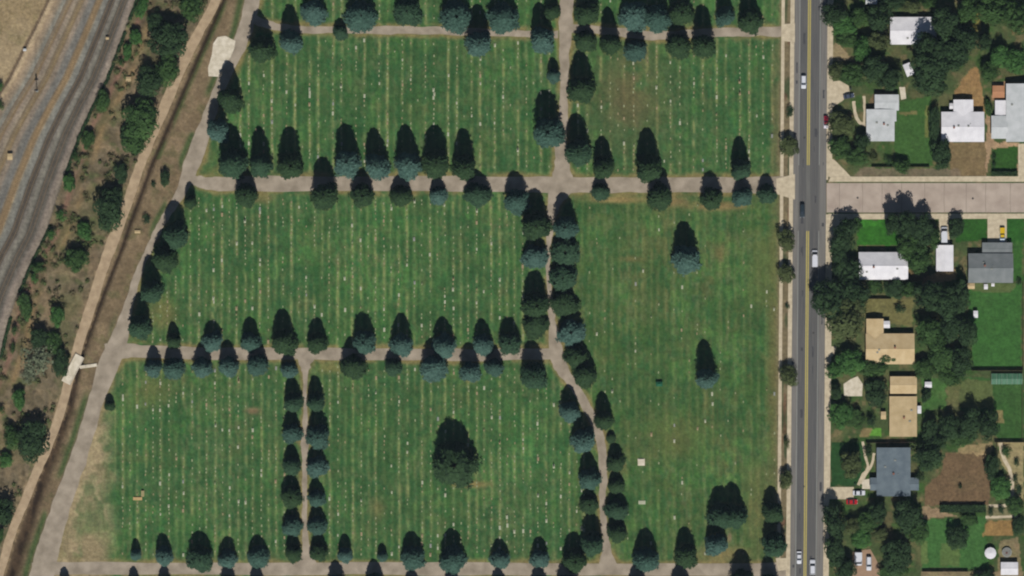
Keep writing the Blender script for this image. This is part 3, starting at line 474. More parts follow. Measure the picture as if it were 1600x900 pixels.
# ------------------------------------------------------------------ trees
def quadleaf(V, F, c, a, b):
    n = len(V); V += [c-a-b, c+a-b*.5, c+a*1.1+b*.6, c-a*.6+b]; F.append((n, n+1, n+2, n+3))
def spruce_mesh(seed, R0=5.5, H0=17.0, ex=.4):
    r = random.Random(seed); V, F = [], []
    lob = [r.uniform(-1, 1) for _ in range(6)]; ph = [r.uniform(0, 6.28) for _ in range(6)]
    def rad(z, a):
        f = 1+.075*sum(lob[k]*math.sin((k+2)*a+ph[k]+z*.25*(k % 2)) for k in range(5))
        return R0*min(1, (1-z/H0))**ex*f*min(1, .8+z/3)*.97
    n = 18; lev = 12                                  # dense inner foliage
    base = len(V)
    for i in range(lev):
        z = 1.0+(H0-1.6)*i/(lev-1)
        for k in range(n):
            a = 2*math.pi*k/n; q = rad(z, a)*.74*r.uniform(.88, 1.1); V.append(Vector((q*math.cos(a), q*math.sin(a), z+r.uniform(-.3, .3))))
    for i in range(lev-1):
        for k in range(n): F.append((base+i*n+k, base+i*n+(k+1) % n, base+(i+1)*n+(k+1) % n, base+(i+1)*n+k))
    F.append(tuple(base+k for k in range(n-1, -1, -1)))
    z = .7
    while z < H0-.4:
        cnt = max(8, int(18*(1-z/H0)**.6+5)); a0 = r.uniform(0, 6)
        for k in range(cnt):
            a = a0+2*math.pi*k/cnt+r.uniform(-.2, .2); q = rad(z, a)*r.uniform(.78, 1.12)
            if r.random() < .05: q *= .6
            d_ = Vector((math.cos(a), math.sin(a), 0)); s_ = Vector((-math.sin(a), math.cos(a), 0))
            for t in (.5, .68, .84, .97):
                if q*t < .15: continue
                c = d_*q*t+Vector((0, 0, z-.28*q*t*t+.25+r.uniform(-.15, .15)))
                wd_ = (.34+.5*(1-t))*min(1, .4+q/3)
                for sg in (-1, 1):
                    ax = (s_*sg*.8+d_*.6+Vector((0, 0, r.uniform(-.3, .25)))).normalized()*wd_*r.uniform(.8, 1.3)
                    quadleaf(V, F, c+s_*sg*wd_*.5, ax, (d_*.5-Vector((0, 0, .35))).normalized()*.3*r.uniform(.8, 1.4))
        z += .5+.2*(1-z/H0)
    for k in range(8):
        a = r.uniform(0, 6.28); quadleaf(V, F, Vector((0, 0, H0-r.uniform(0, .7))), Vector((math.cos(a), math.sin(a), 0))*.14, Vector((0, 0, .4)))
    me = bpy.data.meshes.new('spruce_crown'); me.from_pydata(V, [], F); me.update(); return me
def leafy_mesh(seed, dens=1.0, n=30):
    """crown of unit radius, from z=-1 to 1"""
    r = random.Random(seed); V, F = [], []
    cl = []
    for i in range(n):
        zz = 1-1.75*(i+.5)/n; a = i*2.39996+r.uniform(-.3, .3); q = math.sqrt(max(0, 1-zz*zz))
        rr = r.uniform(.45, .9); cl.append((Vector((q*math.cos(a)*rr, q*math.sin(a)*rr, zz*rr)), r.uniform(.2, .44)))
    cl += [(Vector((r.uniform(-.3, .3), r.uniform(-.3, .3), r.uniform(-.4, .5))), r.uniform(.3, .45)) for _ in range(6)]
    for c, s_ in cl:
        for k in range(int(95*dens*(s_/.33)**2)):
            u = Vector((r.gauss(0, 1), r.gauss(0, 1), r.gauss(0, 1))).normalized()
            if u.z < -.4 and r.random() < .6: u.z = -u.z
            p = c+u*s_*r.uniform(.75, 1.08)
            a = u.orthogonal().normalized(); a = Matrix.Rotation(r.uniform(0, 6.28), 3, u) @ a
            b = u.cross(a); tl = u*r.uniform(-.5, .5); l = r.uniform(.04, .075)
            quadleaf(V, F, p, (a+tl).normalized()*l, b*l*.8)
    me = bpy.data.meshes.new('leafy_crown'); me.from_pydata(V, [], F); me.update(); return me
def trunk_mesh(h, r0, limbs, seed):
    r = random.Random(seed); mb = MB()
    mb.loft([[Vector((q*math.cos(k*.7854)+dx, q*math.sin(k*.7854), z)) for k in range(8)] for q, z, dx in ((r0*1.5, 0, 0), (r0, .08*h, 0), (r0*.75, .5*h, .02*h), (r0*.25, h, .03*h))])
    for i in range(limbs):
        a = r.uniform(0, 6.28); z = h*r.uniform(.3, .75); l = h*r.uniform(.25, .4)
        mb.tube((0, 0, z), (l*math.cos(a), l*math.sin(a), z+l*.7), r0*.4, r0*.1, 5)
    return mb.mesh('trunk')
MT = {'b': mat('blue-green spruce needles', (62, 92, 82), .35, .5, .8, .15, col2=(84, 114, 102)),
      'b2': mat('grey blue spruce needles', (56, 84, 72), .35, .5, .8, .15, col2=(72, 102, 88)),
      'g': mat('dark green spruce needles', (44, 68, 42), .35, .5, .8, .15, col2=(58, 82, 50)),
      'g2': mat('mid green spruce needles', (48, 74, 54), .35, .5, .8, .15, col2=(62, 90, 64)),
      'd': mat('dark leaves', (46, 68, 42), .35, .6, .8, .15, transl=.08, col2=(62, 86, 52)),
      'm': mat('green leaves', (56, 84, 44), .35, .6, .8, .15, transl=.1, col2=(76, 106, 56)),
      'l': mat('bright green leaves', (62, 102, 52), .35, .6, .8, .15, transl=.12, col2=(84, 126, 64)),
      'o': mat('olive leaves', (78, 90, 54), .35, .8, .8, .15, transl=.12, col2=(96, 108, 66)),
      's': mat('greyish sparse leaves', (98, 108, 82), .3, .8, .8, .15, col2=(118, 126, 100))}
M_bark = mat('grey brown bark', (92, 78, 64), .25, 3, .95, .05)
sp = [spruce_mesh(s, ex=e) for s, e in ((3, .36), (8, .31), (21, .25), (34, .4), (55, .28), (62, .34), (71, .22))]
SP = {}
for t in ('b', 'b2', 'g', 'g2'):
    for i, me in enumerate(sp):
        c = me.copy(); c.name = 'spruce_crown'; c.materials.append(MT[t]); SP[t, i] = c
tk = trunk_mesh(14, .32, 0, 1); tk.materials.append(M_bark)
def spruce(x, yb, r, tip, tone, label, grp):
    cy = yb-r*.97; hgt = max(2.2, (cy-tip)*S*math.tan(R(SUN_EL))*1.0); hgt = min(hgt, 20)
    o = empty('spruce_tree', P(x, cy), rnd.uniform(0, 6.28), label=label, cat='tree', group=grp)
    i = rnd.randrange(7); t = tone if rnd.random() < .6 else tone+'2'
    c = meshobj('crown', SP[t, i], None, o); c.scale = (r*S/5.5*rnd.uniform(1.0, 1.15), r*S/5.5*rnd.uniform(1.0, 1.1), hgt/17*rnd.uniform(.9, 1.0)); c.rotation_euler = (rnd.uniform(-.05, .05), rnd.uniform(-.05, .05), 0)
    k = meshobj('trunk', tk, None, o); k.scale = (r*S/5.5, r*S/5.5, hgt*.94/14); return o
ORD = 'first second third fourth fifth sixth seventh eighth ninth tenth eleventh twelfth thirteenth fourteenth fifteenth sixteenth'.split()
for (row, ax, end), L in CON.items():
    if row == 'none':
        for t in L: spruce(*t, 'very large dark green spruce standing alone in the lower lawn, widest of all' if ax == 'big' else 'tiny dark conifer alone beside the boundary lane in the dry grass corner', 'spruces standing in the cemetery')
        continue
    L2 = sorted(L, key=lambda t: t[0] if ax == 'x' else t[1]-t[2]); rm = sorted(t[2] for t in L)[len(L)//2]
    for i, t in enumerate(L2):
        sz = 'broad ' if t[2] >= rm+3 else 'small ' if t[2] <= rm-3 else ''
        if len(f"{sz} a b c from the {end} {row}".split()) > 15: sz = ''
        spruce(*t, f"{sz}{'blue-green' if t[4] == 'b' else 'dark green'} spruce, {ORD[i]} from the {end}, {row}", 'spruces standing in the cemetery')
lf = [leafy_mesh(s) for s in (2, 5, 9, 14, 19, 23, 27)]; lfs = [leafy_mesh(s, .33, 22) for s in (31, 37)]; bsh = [leafy_mesh(s, .45, 16) for s in (41, 45)]
LF = {}
def leafmat(me, t):
    k = (me.name, t)
    if k not in LF: c = me.copy(); c.materials.append(MT[t]); LF[k] = c
    return LF[k]
tkd = trunk_mesh(1, .035, 6, 4); tkd.materials.append(M_bark)
CATD = {'l': 'bright green', 'm': 'green', 'd': 'dark', 'o': 'olive', 's': 'sparse'}
def leafy(x, y, rx, ry, h, tone, label, grp, name='leafy_tree', cat='tree'):
    o = empty(name, P(x, y), 0, label=label, cat=cat, group=grp)
    x += rnd.uniform(-1.5, 1.5); lo = .18*h if h > 3 else .02*h; hh = (h-lo)/2
    src = rnd.choice(lfs if tone == 's' else bsh if max(rx, ry) < 12 else lf)
    c = meshobj('crown', leafmat(src, tone), None, o, rz=0)
    c.location = (0, 0, lo+hh); c.scale = (rx*S*1.0, ry*S*1.0, hh*1.02)
    c.rotation_euler = (rnd.uniform(-.08, .08), rnd.uniform(-.08, .08), rnd.choice((0, math.pi))+rnd.uniform(-.4, .4))
    k = meshobj('trunk', tkd, None, o); k.scale = (h*.8, h*.8, h*.72)
    return o
for (lb, x, y, rx, ry, h, tn) in DEC: leafy(x, y, rx, ry, h, tn, lb, 'trees of the scrub strip' if x < 400 else 'trees along the street')
for (x, y, rx, ry, h, tn, wh) in E:
    if max(rx, ry) >= 14: rx *= 1.03; ry *= 1.0; h *= 1.05
    small = max(rx, ry) < 11
    leafy(x, y, rx, ry, h, tn, f"{CATD[tn]} {'bush' if small else 'leafy tree'} at the {wh}" if not wh.startswith(('between', 'beside', 'left', 'right of the', 'above', 'below', 'over', 'right above')) else f"{CATD[tn]} {'bush' if small else 'leafy tree'} {wh}", 'garden trees and bushes', 'bush' if small else 'leafy_tree', 'bush' if small else 'tree')
SL = ['rounded shrub, upper of three beside the garden path', 'rounded shrub, middle of three beside the garden path', 'rounded shrub, lower of three beside the garden path', 'small shrub right of the clipped hedge, nearer the hedge', 'small shrub right of the clipped hedge, nearer the right edge', 'small shrub at the corner beside the orange patio', 'upper shrub on the path left of the small square lawn', 'lower shrub on the path left of the small square lawn', 'tiny shrub in the brown bare yard']
for (x, y, rx, ry), lb in zip(SHRUBS, SL): leafy(x, y, rx, ry, 2, 'd', lb, 'small garden shrubs', 'shrub', 'shrub')
rl = sorted([q for q in RAILSH], key=lambda q: q[1]); cnt_ = {'l': 0, 'm': 0}
for i, (x, y, rx, ry, tn) in enumerate(rl):
    cnt_[tn] += 1
    leafy(x, y, rx, ry, 2.2+rx*.22, tn, f"{ORD[cnt_[tn]-1]} {'bright' if tn == 'l' else 'dull'} green bush from the top along the railway edge", 'bushes along the railway edge', 'bush', 'bush')
# dry brush in the scrub strip, countless
def scatter(name, label, cat, pts, m, smin, smax, seed, flat=.35, nq=14):
    r = random.Random(seed); V, F = [], []
    for (x, y) in pts:
        s_ = r.uniform(smin, smax); c0 = P(x, y, s_*.12)
        for k in range(nq):
            u = Vector((r.gauss(0, 1), r.gauss(0, 1), abs(r.gauss(0, flat)))).normalized(); a = u.orthogonal().normalized()
            quadleaf(V, F, c0+u*s_*.6*r.uniform(.3, 1.3), (a+u*r.uniform(-.6, .6)).normalized()*min(.22, s_*.3), u.cross(a)*min(.2, s_*.25))
    me = bpy.data.meshes.new(name); me.from_pydata(V, [], F); me.update(); o = meshobj(name, me, m); tag(o, label, cat, kind='stuff'); return o
pts = []; r = random.Random(77)
for _ in range(9000):
    y = r.uniform(-20, 920); xa = np.interp(y, [p[1] for p in REDGE], [p[0] for p in REDGE]); xb_ = np.interp(y, [p[1] for p in TRACK], [p[0] for p in TRACK])
    x = r.uniform(xa+3, xb_-9)
    v = mn.noise(Vector((x*.03, y*.03, 3.3)))+.4*mn.noise(Vector((x*.12, y*.12, 8)))
    if v > .08 and len(pts) < 420: pts.append((x, y))
scatter('undergrowth', 'low brown and olive brush covering the scrub strip', 'undergrowth', pts, mat('dry brush', (110, 100, 74), .2, .2, col2=(92, 108, 62)), 1.0, 2.4, 5, .8, 60)
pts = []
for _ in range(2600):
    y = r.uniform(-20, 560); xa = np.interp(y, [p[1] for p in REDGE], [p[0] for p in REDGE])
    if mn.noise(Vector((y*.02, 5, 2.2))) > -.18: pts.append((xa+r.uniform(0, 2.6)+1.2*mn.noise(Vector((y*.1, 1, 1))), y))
scatter('shade_leaves', 'dark ragged line of leaves added as shade along the ballast edge', 'shade_leaves', pts, MT['d'], .45, .9, 9, .8)  # dark leaf clumps added to stand for the shadow line beside the ballast

# ------------------------------------------------------------------ headstones
M_st = [mat('pale granite', (172, 174, 148), .12, 2, .7, .3), mat('warm sandstone', (158, 140, 110), .12, 2, .8, .2), mat('grey granite', (140, 142, 134), .12, 2, .7, .3)]
def stone_mesh(kind, s=1.0):
    mb = MB(); W = .62*s
    mb.box(-.3*s, -W, 0, .3*s, W, .14)
    if kind == 0:
        pr = [(-.48, .14), (.48, .14), (.48, .62), (.3, .78), (0, .86), (-.3, .78), (-.48, .62)]
        mb.loft([[Vector((x, a*s, z*s)) for a, z in pr] for x in (-.11*s, .11*s)])
    elif kind == 1: mb.box(-.22*s, -.5*s, .14, .22*s, .5*s, .5*s)
    elif kind == 2:
        mb.box(-.22*s, -.22*s, .14, .22*s, .22*s, .6*s); mb.loft([[Vector((a*q, b*q, z)) for a, b in ((-1, -1), (1, -1), (1, 1), (-1, 1))] for q, z in ((.17*s, .6*s), (.1*s, 1.7*s), (.005, 1.85*s))])
    else: mb.box(-.26*s, -.56*s, .14, .26*s, .56*s, .22)
    return mb
slots = []
for si, (x0_, y0_, x1_, y1_, f, gp, th, st) in enumerate(SECT):
    k0 = int((x0_-f)/36.13)-2
    for k in range(k0, k0+26):
        for off, wgt in ((0, 1), (gp, 1), (gp+11.4, th*.8)):
            x = f+off+k*36.13
            if not (x0_+6 < x < x1_-5): continue
            y = max(y0_, -10)+rnd.uniform(6, 14)
            while y < min(y1_, 905)-8:
                dens = (.62 if si != 7 else .09)*wgt*(.35+1.3*max(0, .5+mn.noise(Vector((x*.4, y*.02, 2)))))
                gxi = int((x+96)/2); gyi = int((y+72)/2)
                if rnd.random() < dens and DL[gyi, gxi] > 7 and TD[gyi, gxi] > 1 and cls[gyi, gxi] == 4 and not (GX[gyi, gxi] < 190 and y > 560):
                    slots.append((x+rnd.uniform(-.6, .6), y, si))
                y += rnd.choice((5.5, 6.5, 7.5, 9, 12))
rnd.shuffle(slots)
secn = {0: 'above the top lane', 1: 'in the upper section', 2: 'in the middle section', 3: 'left of the narrow lane', 4: 'around the very large spruce', 5: 'above top lane near street', 6: 'in upper section by street', 7: 'in the wide street lawn'}
protos = []
ROWN = {si: sorted(set(round(q[0]/4)*4 for q in slots if q[2] == si)) for si in range(8)}
NUM = ORD+[a+'-'+b if b else a for a, b in [('seventeenth', ''), ('eighteenth', ''), ('nineteenth', ''), ('twentieth', '')]+[('twenty', o_) for o_ in ORD[:9]]+[('thirtieth', '')]+[('thirty', o_) for o_ in ORD[:9]]+[('fortieth', '')]+[('forty', o_) for o_ in ORD[:9]]+[('fiftieth', '')]+[('fifty', o_) for o_ in ORD[:9]]+[('sixtieth', '')]+[('sixty', o_) for o_ in ORD[:9]]]
for kd in range(4):
    for mi in range(3):
        me = stone_mesh(kd, 1.05).mesh('headstone'); me.materials.append(M_st[mi]); protos.append((kd, mi, me))
kinds = ['upright', 'block', 'obelisk', 'flat']; cols = ['pale', 'sandstone', 'grey']
wts = [5, 3, 1, 4]
for (x, y, si) in slots[:300]:
    kd = rnd.choices(range(4), wts)[0]; mi = rnd.choices(range(3), (6, 2, 1))[0]
    o = meshobj('headstone', protos[kd*3+mi][2], None, None, P(x, y), rnd.uniform(-.04, .04)); sc = rnd.uniform(.8, 1.25); o.scale = (sc, sc, sc)
    S_ = SECT[si]; t_ = (y-S_[1])/(S_[3]-S_[1]); hh_ = 'top end' if t_ < .25 else 'upper half' if t_ < .5 else 'lower half' if t_ < .75 else 'foot'
    rn_ = ROWN[si].index(min(ROWN[si], key=lambda v: abs(v-x)))
    tag(o, f"{cols[mi]} {kinds[kd]} headstone, {hh_} of {NUM[rn_]} grave row {secn[si]}", 'headstone', 'headstones in the grave rows')
mbs = [MB(), MB()]
for (x, y, si) in slots[300:2200]:
    b = mbs[rnd.random() < .3]; kd = rnd.choices(range(4), wts)[0]; s = stone_mesh(kd, rnd.uniform(.55, .8)); c = P(x, y)
    b.add([Vector(v)+c for v in s.v], s.f)
for b, m, l in zip(mbs, (mat('lichened stone', (150, 156, 120), .15, 2, .8, .2), mat('lichened sandstone', (148, 138, 104), .15, 2, .8, .2)), ('countless smaller pale gravestones in all the cemetery rows', 'countless smaller sandstone gravestones in all the cemetery rows')):
    tag(b.build('small_headstones', m), l, 'headstones', kind='stuff')
def monument(x, y, wx, wy, h, m, label, name='monument', cat='monument'):
    o = empty(name, P(x, y), 0, label=label, cat=cat); a, b = wx*S/2, wy*S/2
    MB().box(-a, -b, 0, a, b, .12).build('plinth', m, o)
    MB().box(-a*.85, -b*.85, .12, a*.85, b*.85, h).build('slab', m, o)
    return o
monument(1002, 722, 11, 11, .5, M_white, 'pale square stone slab alone in the lawn, larger and upper of two')
monument(1003, 785, 11, 6, .3, M_st[0], 'flat pale grey slab below the square one in the lawn')
monument(215, 779, 14, 5, .5, mat('tan stone', (190, 160, 112), .1), 'long tan stone tomb in the lower left section')
monument(223, 771, 5, 10, 1.0, mat('tan stone darker', (158, 146, 106), .1), 'upright olive-tan tomb beside the long tan one')
o = empty('tarpaulin_cover', P(1030, 600), 0, label='small teal covered canopy on the lawn by the street', cat='canopy')
tm = mat('teal fabric', (36, 92, 66), .1); mb = MB()
mb.add([(-1.3, -.9, 1.4), (1.3, -.9, 1.4), (1.3, .9, 1.4), (-1.3, .9, 1.4), (-.5, 0, 1.9), (.5, 0, 1.9)], [(0, 1, 5, 4), (1, 2, 5), (2, 3, 4, 5), (3, 0, 4)]); mb.build('cover', tm, o)
for a in (-1.2, 1.2):
    for b in (-.8, .8): MB().tube((a, b, 0), (a, b, 1.42), .04).build('pole', M_st[2], o)

# ------------------------------------------------------------------ houses
M_glass = mat('dark window glass', (46, 54, 62), .1, 1, .15, .5); M_door = mat('brown door', (96, 70, 52), .1)
M_wallw = mat('pale siding', (190, 184, 170), .06, 2, stretch=(.2, .2, 6)); M_wallb = mat('brick wall', (142, 96, 78), .15, 6); M_wallt = mat('tan stucco', (172, 148, 112), .08)
def roofm(n, c, c2): return mat(n, c, .05, .35, .85, .15, col2=c2, stretch=(1, 1, 1))
RW = roofm('white roof sheet', (212, 211, 214), (224, 223, 226)); RP = roofm('pale grey membrane', (188, 192, 191), (204, 206, 206)); RG = roofm('grey shingles', (116, 122, 122), (130, 134, 134)); RB = roofm('blue grey shingles', (98, 110, 118), (112, 124, 130)); RT = roofm('tan shingles', (194, 170, 128), (206, 184, 144)); RT2 = roofm('brownish tan shingles', (184, 162, 122), (198, 176, 136)); RWW = roofm('bright white roof', (220, 218, 221), (232, 230, 232))
def wing(o, x0, y0, x1, y1, eave, pitch, axis, rm, wm, org, zoff=0, hip=False, oh=.45):
    a = P(x0, y1)-org; b = P(x1, y0)-org; X0, Y0, X1, Y1 = a.x, a.y, b.x, b.y; z = eave+zoff
    sp_ = (Y1-Y0 if axis == 'x' else X1-X0)/2; rz = z+sp_*math.tan(R(pitch)); t = .16
    ix0, iy0, ix1, iy1 = X0+oh, Y0+oh, X1-oh, Y1-oh
    mb = MB()
    wz = z+oh*math.tan(R(pitch))-.02
    if axis == 'x':
        ym = (Y0+Y1)/2; k = sp_ if hip else 0
        pts = [(X0, Y0, z), (X1, Y0, z), (X1, Y1, z), (X0, Y1, z), (X0+k, ym, rz), (X1-k, ym, rz)]; fs = [(0, 1, 5, 4), (2, 3, 4, 5), (1, 2, 5), (3, 0, 4)]
        iw = (rz-z-.05) if not hip else 0
        wv = [(ix0, iy0, 0), (ix1, iy0, 0), (ix1, iy1, 0), (ix0, iy1, 0), (ix0, iy0, wz), (ix1, iy0, wz), (ix1, iy1, wz), (ix0, iy1, wz), (ix0, ym, rz-.05), (ix1, ym, rz-.05)]
    else:
        xm = (X0+X1)/2; k = sp_ if hip else 0
        pts = [(X0, Y0, z), (X1, Y0, z), (X1, Y1, z), (X0, Y1, z), (xm, Y0+k, rz), (xm, Y1-k, rz)]; fs = [(0, 1, 4), (1, 2, 5, 4), (2, 3, 5), (3, 0, 4, 5)]
        wv = [(ix0, iy0, 0), (ix1, iy0, 0), (ix1, iy1, 0), (ix0, iy1, 0), (ix0, iy0, wz), (ix1, iy0, wz), (ix1, iy1, wz), (ix0, iy1, wz), (xm, iy0, rz-.05), (xm, iy1, rz-.05)]
    n = len(pts); low = [(p[0], p[1], p[2]-t) for p in pts]
    mb.add(pts+low, fs+[(0, 3, 2, 1) if 0 else tuple(reversed([i+n for i in f])) for f in fs]+[(i, i+n, (i+1) % 4+n, (i+1) % 4) for i in range(4)])
    rf = mb.build('roof', rm, o)
    wb_ = MB(); wf = [(0, 1, 5, 4), (1, 2, 6, 5), (2, 3, 7, 6), (3, 0, 4, 7)]
    if not hip: wf += [(4, 7, 8), (5, 9, 6)] if axis == 'x' else [(4, 8, 5), (7, 6, 9)]
    wb_.add(wv, wf).build('wall', wm, o)
    rg = MB()
    if not hip:
        if axis == 'x': rg.box(X0, ym-.15, rz-.03, X1, ym+.15, rz+.04)
        else: rg.box(xm-.15, Y0, rz-.03, xm+.15, Y1, rz+.04)
        rg.build('ridge_cap', rm, rf)
    # openings a little proud of the walls
    L = ix1-ix0; nW = max(1, int(L/4))
    for i in range(nW):
        c = ix0+L*(i+.5)/nW
        for yy, sg in ((iy0, -1), (iy1, 1)):
            if sg == -1 and i == nW//2 and zoff == 0:
                MB().box(c-.5, yy-.03, .05, c+.5, yy+.02, 2.1).build('door', M_door, o); continue
            MB().box(c-.65, yy-.03 if sg < 0 else yy-.02, .95, c+.65, yy+.02 if sg < 0 else yy+.03, 2.1).build('window', M_glass, o)
    c = (iy0+iy1)/2
    for xx in (ix0, ix1): MB().box(xx-.03, c-.7, .95, xx+.03, c+.7, 2.1).build('window', M_glass, o)
    return rf, rz
def house(label, wings, name='house', cat='house', vents=1, wm=M_wallw):
    x0, y0, x1, y1 = wings[0][:4]; org = P((x0+x1)/2, (y0+y1)/2)
    o = empty(name, org, 0, label=label, cat=cat)
    for q in range(2 if vents else 0):
        wg = wings[0]; vx = rnd.uniform(-.38, .38)*(wg[2]-wg[0])*S; vy = rnd.uniform(-.3, .3)*(wg[3]-wg[1])*S; hs = (wg[3]-wg[1] if wg[6] == 'x' else wg[2]-wg[0])*S/2
        zz = wg[4]+(hs-abs(vy if wg[6] == 'x' else vx))*math.tan(R(wg[5])); MB().box(vx-.4, vy-.3, zz-.15, vx+.4, vy+.3, zz+.3).build('roof_vent', M_st[2], o)
    for i, wg in enumerate(wings):
        rf, rz = wing(o, *wg[:4], wg[4], wg[5], wg[6], wg[7], wm, org, zoff=0 if i == 0 else -.12*i+.06*(i == 2), hip=len(wg) > 8)
        if i == 0:
            for v in range(vents):
                vx = rnd.uniform(-.3, .3)*(x1-x0)*S; vy = rnd.uniform(-.12, .12)*(y1-y0)*S
                if v == 0: MB().box(vx-.35, vy-.35, rz-1.0, vx+.35, vy+.35, rz+.7).build('chimney', M_wallb, rf)
                else: MB().tube((vx, vy, rz-1), (vx, vy, rz+.15), .14).build('vent_pipe', M_st[2], rf)
    return o
house('white roofed house half hidden by dark trees at the top', [(1390, 27, 1462, 70, 2.9, 12, 'x', RWW)], vents=1)
house('house with pale grey stepped flat roof above the green lawn', [(1353, 171, 1397, 221, 3.0, 4, 'y', RP), (1366, 148, 1404, 173, 3.0, 4, 'x', RP), (1390, 168, 1400, 190, 3.0, 4, 'y', RP)], vents=2)
house('bright white roofed house above the dry brown front yard', [(1470, 175, 1537, 222, 3.0, 10, 'x', RWW), (1489, 156, 1520, 180, 2.9, 8, 'y', RWW)], vents=2)
house('large pale roofed house at the right edge above the square lawn', [(1571, 131, 1640, 222, 3.4, 8, 'y', RP), (1548, 181, 1574, 217, 3.2, 9, 'x', RP), (1554, 157, 1573, 181, 2.8, 5, 'y', RWW)], vents=3)
house('white gabled house with grey north slope beside corner grove', [(1341, 394, 1418, 437, 3.1, 20, 'x', RWW)], vents=1)
house('small white roofed garage behind the white van', [(1462, 383, 1489, 424, 2.7, 8, 'y', RWW)], 'garage', 'garage', vents=0)
house('dark grey shingled house above the large back lawn', [(1512, 396, 1582, 442, 3.1, 18, 'x', RG), (1534, 379, 1581, 400, 2.5, 6, 'x', RG)], vents=2)
house('stepped tan roofed house below the giant street crown', [(1352, 521, 1428, 569, 3.1, 14, 'x', RT), (1353, 498, 1380, 530, 3.0, 12, 'y', RT)], vents=1, wm=M_wallt)
house('small upper tan roof, directly above the longer tan roof', [(1390, 588, 1432, 615, 2.7, 9, 'x', RT)], 'outbuilding', 'building', vents=0, wm=M_wallt)
house('longer tan roofed house between bright bush and dark garden', [(1389, 619, 1432, 682, 3.0, 11, 'y', RT2)], vents=1, wm=M_wallt)
house('blue-grey shingled cross shaped house in the lower gardens', [(1369, 699, 1422, 775, 3.1, 12, 'y', RB), (1359, 746, 1435, 766, 2.8, 12, 'x', RB)], vents=2)
house('small white roof beside the round canopy, lower right corner', [(1563, 878, 1590, 898, 2.4, 10, 'x', RWW)], 'shed', 'shed', vents=0)
house('small orange roofed lean-to left of the large pale house', [(1550, 134, 1569, 153, 2.2, 8, 'x', roofm('orange tiles', (176, 126, 92), (190, 140, 104)))], 'shed', 'shed', vents=0)
def shed(x, y, wx, wy, h, rm, label, rz=0, name='shed', cat='shed'):
    o = empty(name, P(x, y), rz, label=label, cat=cat); a, b = wx*S/2, wy*S/2
    MB().box(-a+.12, -b+.12, 0, a-.12, b-.12, h).build('wall', M_wallw, o)
    mb = MB(); k = min(a, b)*.3; mb.add([(-a, -b, h), (a, -b, h), (a, b, h), (-a, b, h), (-a, 0, h+k), (a, 0, h+k), (-a, -b, h-.1), (a, -b, h-.1), (a, b, h-.1), (-a, b, h-.1)], [(0, 1, 5, 4), (2, 3, 4, 5), (1, 2, 5), (3, 0, 4), (0, 6, 7, 1), (1, 7, 8, 2), (2, 8, 9, 3), (3, 9, 6, 0), (6, 9, 8, 7)]); mb.build('roof', rm, o)
    MB().box(-.4, -b+.08, .03, .4, -b+.13, min(1.9, h-.2)).build('door', M_door, o); return o
shed(1419, 109, 12, 20, 2.1, RWW, 'small slanted white shed between the dark tree crowns', R(22))
shed(1384, 507, 12, 11, 2.3, RWW, 'little white shed in the notch of the tan roofed house')
shed(1524, 491, 7, 11, 1.9, RWW, 'tiny white shed at the edge of the large back lawn')
shed(1516, 447, 13, 9, 1.8, RT, 'small beige shed below the dark grey roof')
shed(1540, 448, 6, 8, 1.6, RWW, 'narrow white box hut below the dark grey roof')
shed(1551, 445, 5, 5, 1.4, RWW, 'smallest white hut, below the dark grey roof')
shed(1380, 649, 8, 12, 1.9, RT, 'small pale beige hut left of the longer tan roof')
shed(1450, 601, 11, 9, 1.9, RWW, 'small white hut at the foot of the middle grove')
shed(1436, 640, 6, 12, 1.8, RWW, 'narrow white hut right of the longer tan roof')
shed(1456, 48, 5, 8, 1.9, RWW, 'tiny white hut beside the topmost white roof')
shed(1488, 166, 10, 9, 1.8, RWW, 'small white lean-to left of the bright white house')
shed(1494, 800, 6, 6, 1.3, RT, 'tiny tan hut hidden at the clipped hedge') if False else None
shed(1546, 172, 7, 8, 1.8, RT, 'small pale box hut left of the large pale house')
shed(1586, 84, 7, 7, 1.8, RT, 'small pale hut among the light green crowns')
shed(1364, 758, 8, 12, 2.0, RWW, 'white entrance porch left of the blue-grey roof')
shed(1361, 2, 18, 10, 2.2, RP, 'grey hut cut by the top edge among dark crowns')
shed(39, 78, 5, 4, 1.2, RP, 'little pale grey equipment cabinet at the field edge')
shed(168, 60, 5, 4, 1.3, RT2, 'small beige equipment hut between the rails')
shed(16, 245, 8, 10, 1.6, RT2, 'faded tan equipment hut beside the rails')
shed(215, 362, 9, 5, .7, RT2, 'low tan box on the canal bank')
shed(201, 124, 8, 8, .9, RT2, 'small tan box in the upper scrub')
# greenhouse
o = empty('greenhouse', P(1573, 592), 0, label='long low green glazed greenhouse against the back fence', cat='greenhouse')
gg = mat('pale green glazing', (66, 112, 82), .2, .6, .6, .2, col2=(88, 130, 104), stretch=(3, .3, 1)); a, b = 12.2/2, 4.2/2
MB().add([(-a, -b, 0), (a, -b, 0), (a, b, 0), (-a, b, 0), (-a, -b, 1.3), (a, -b, 1.3), (a, b, 1.3), (-a, b, 1.3), (-a, 0, 1.9), (a, 0, 1.9)], [(0, 1, 5, 4), (2, 3, 7, 6), (4, 5, 9, 8), (6, 7, 8, 9), (1, 2, 6, 9, 5), (3, 0, 4, 8, 7)]).build('glazing', gg, o)
for i in range(7):
    x = -a+i*2*a/6
    mb = MB(); mb.tube((x, -b-.02, 0), (x, -b-.02, 1.33), .05); mb.tube((x, -b, 1.33), (x, 0, 1.95), .05); mb.tube((x, 0, 1.95), (x, b, 1.33), .05); mb.build('frame', M_st[2], o)
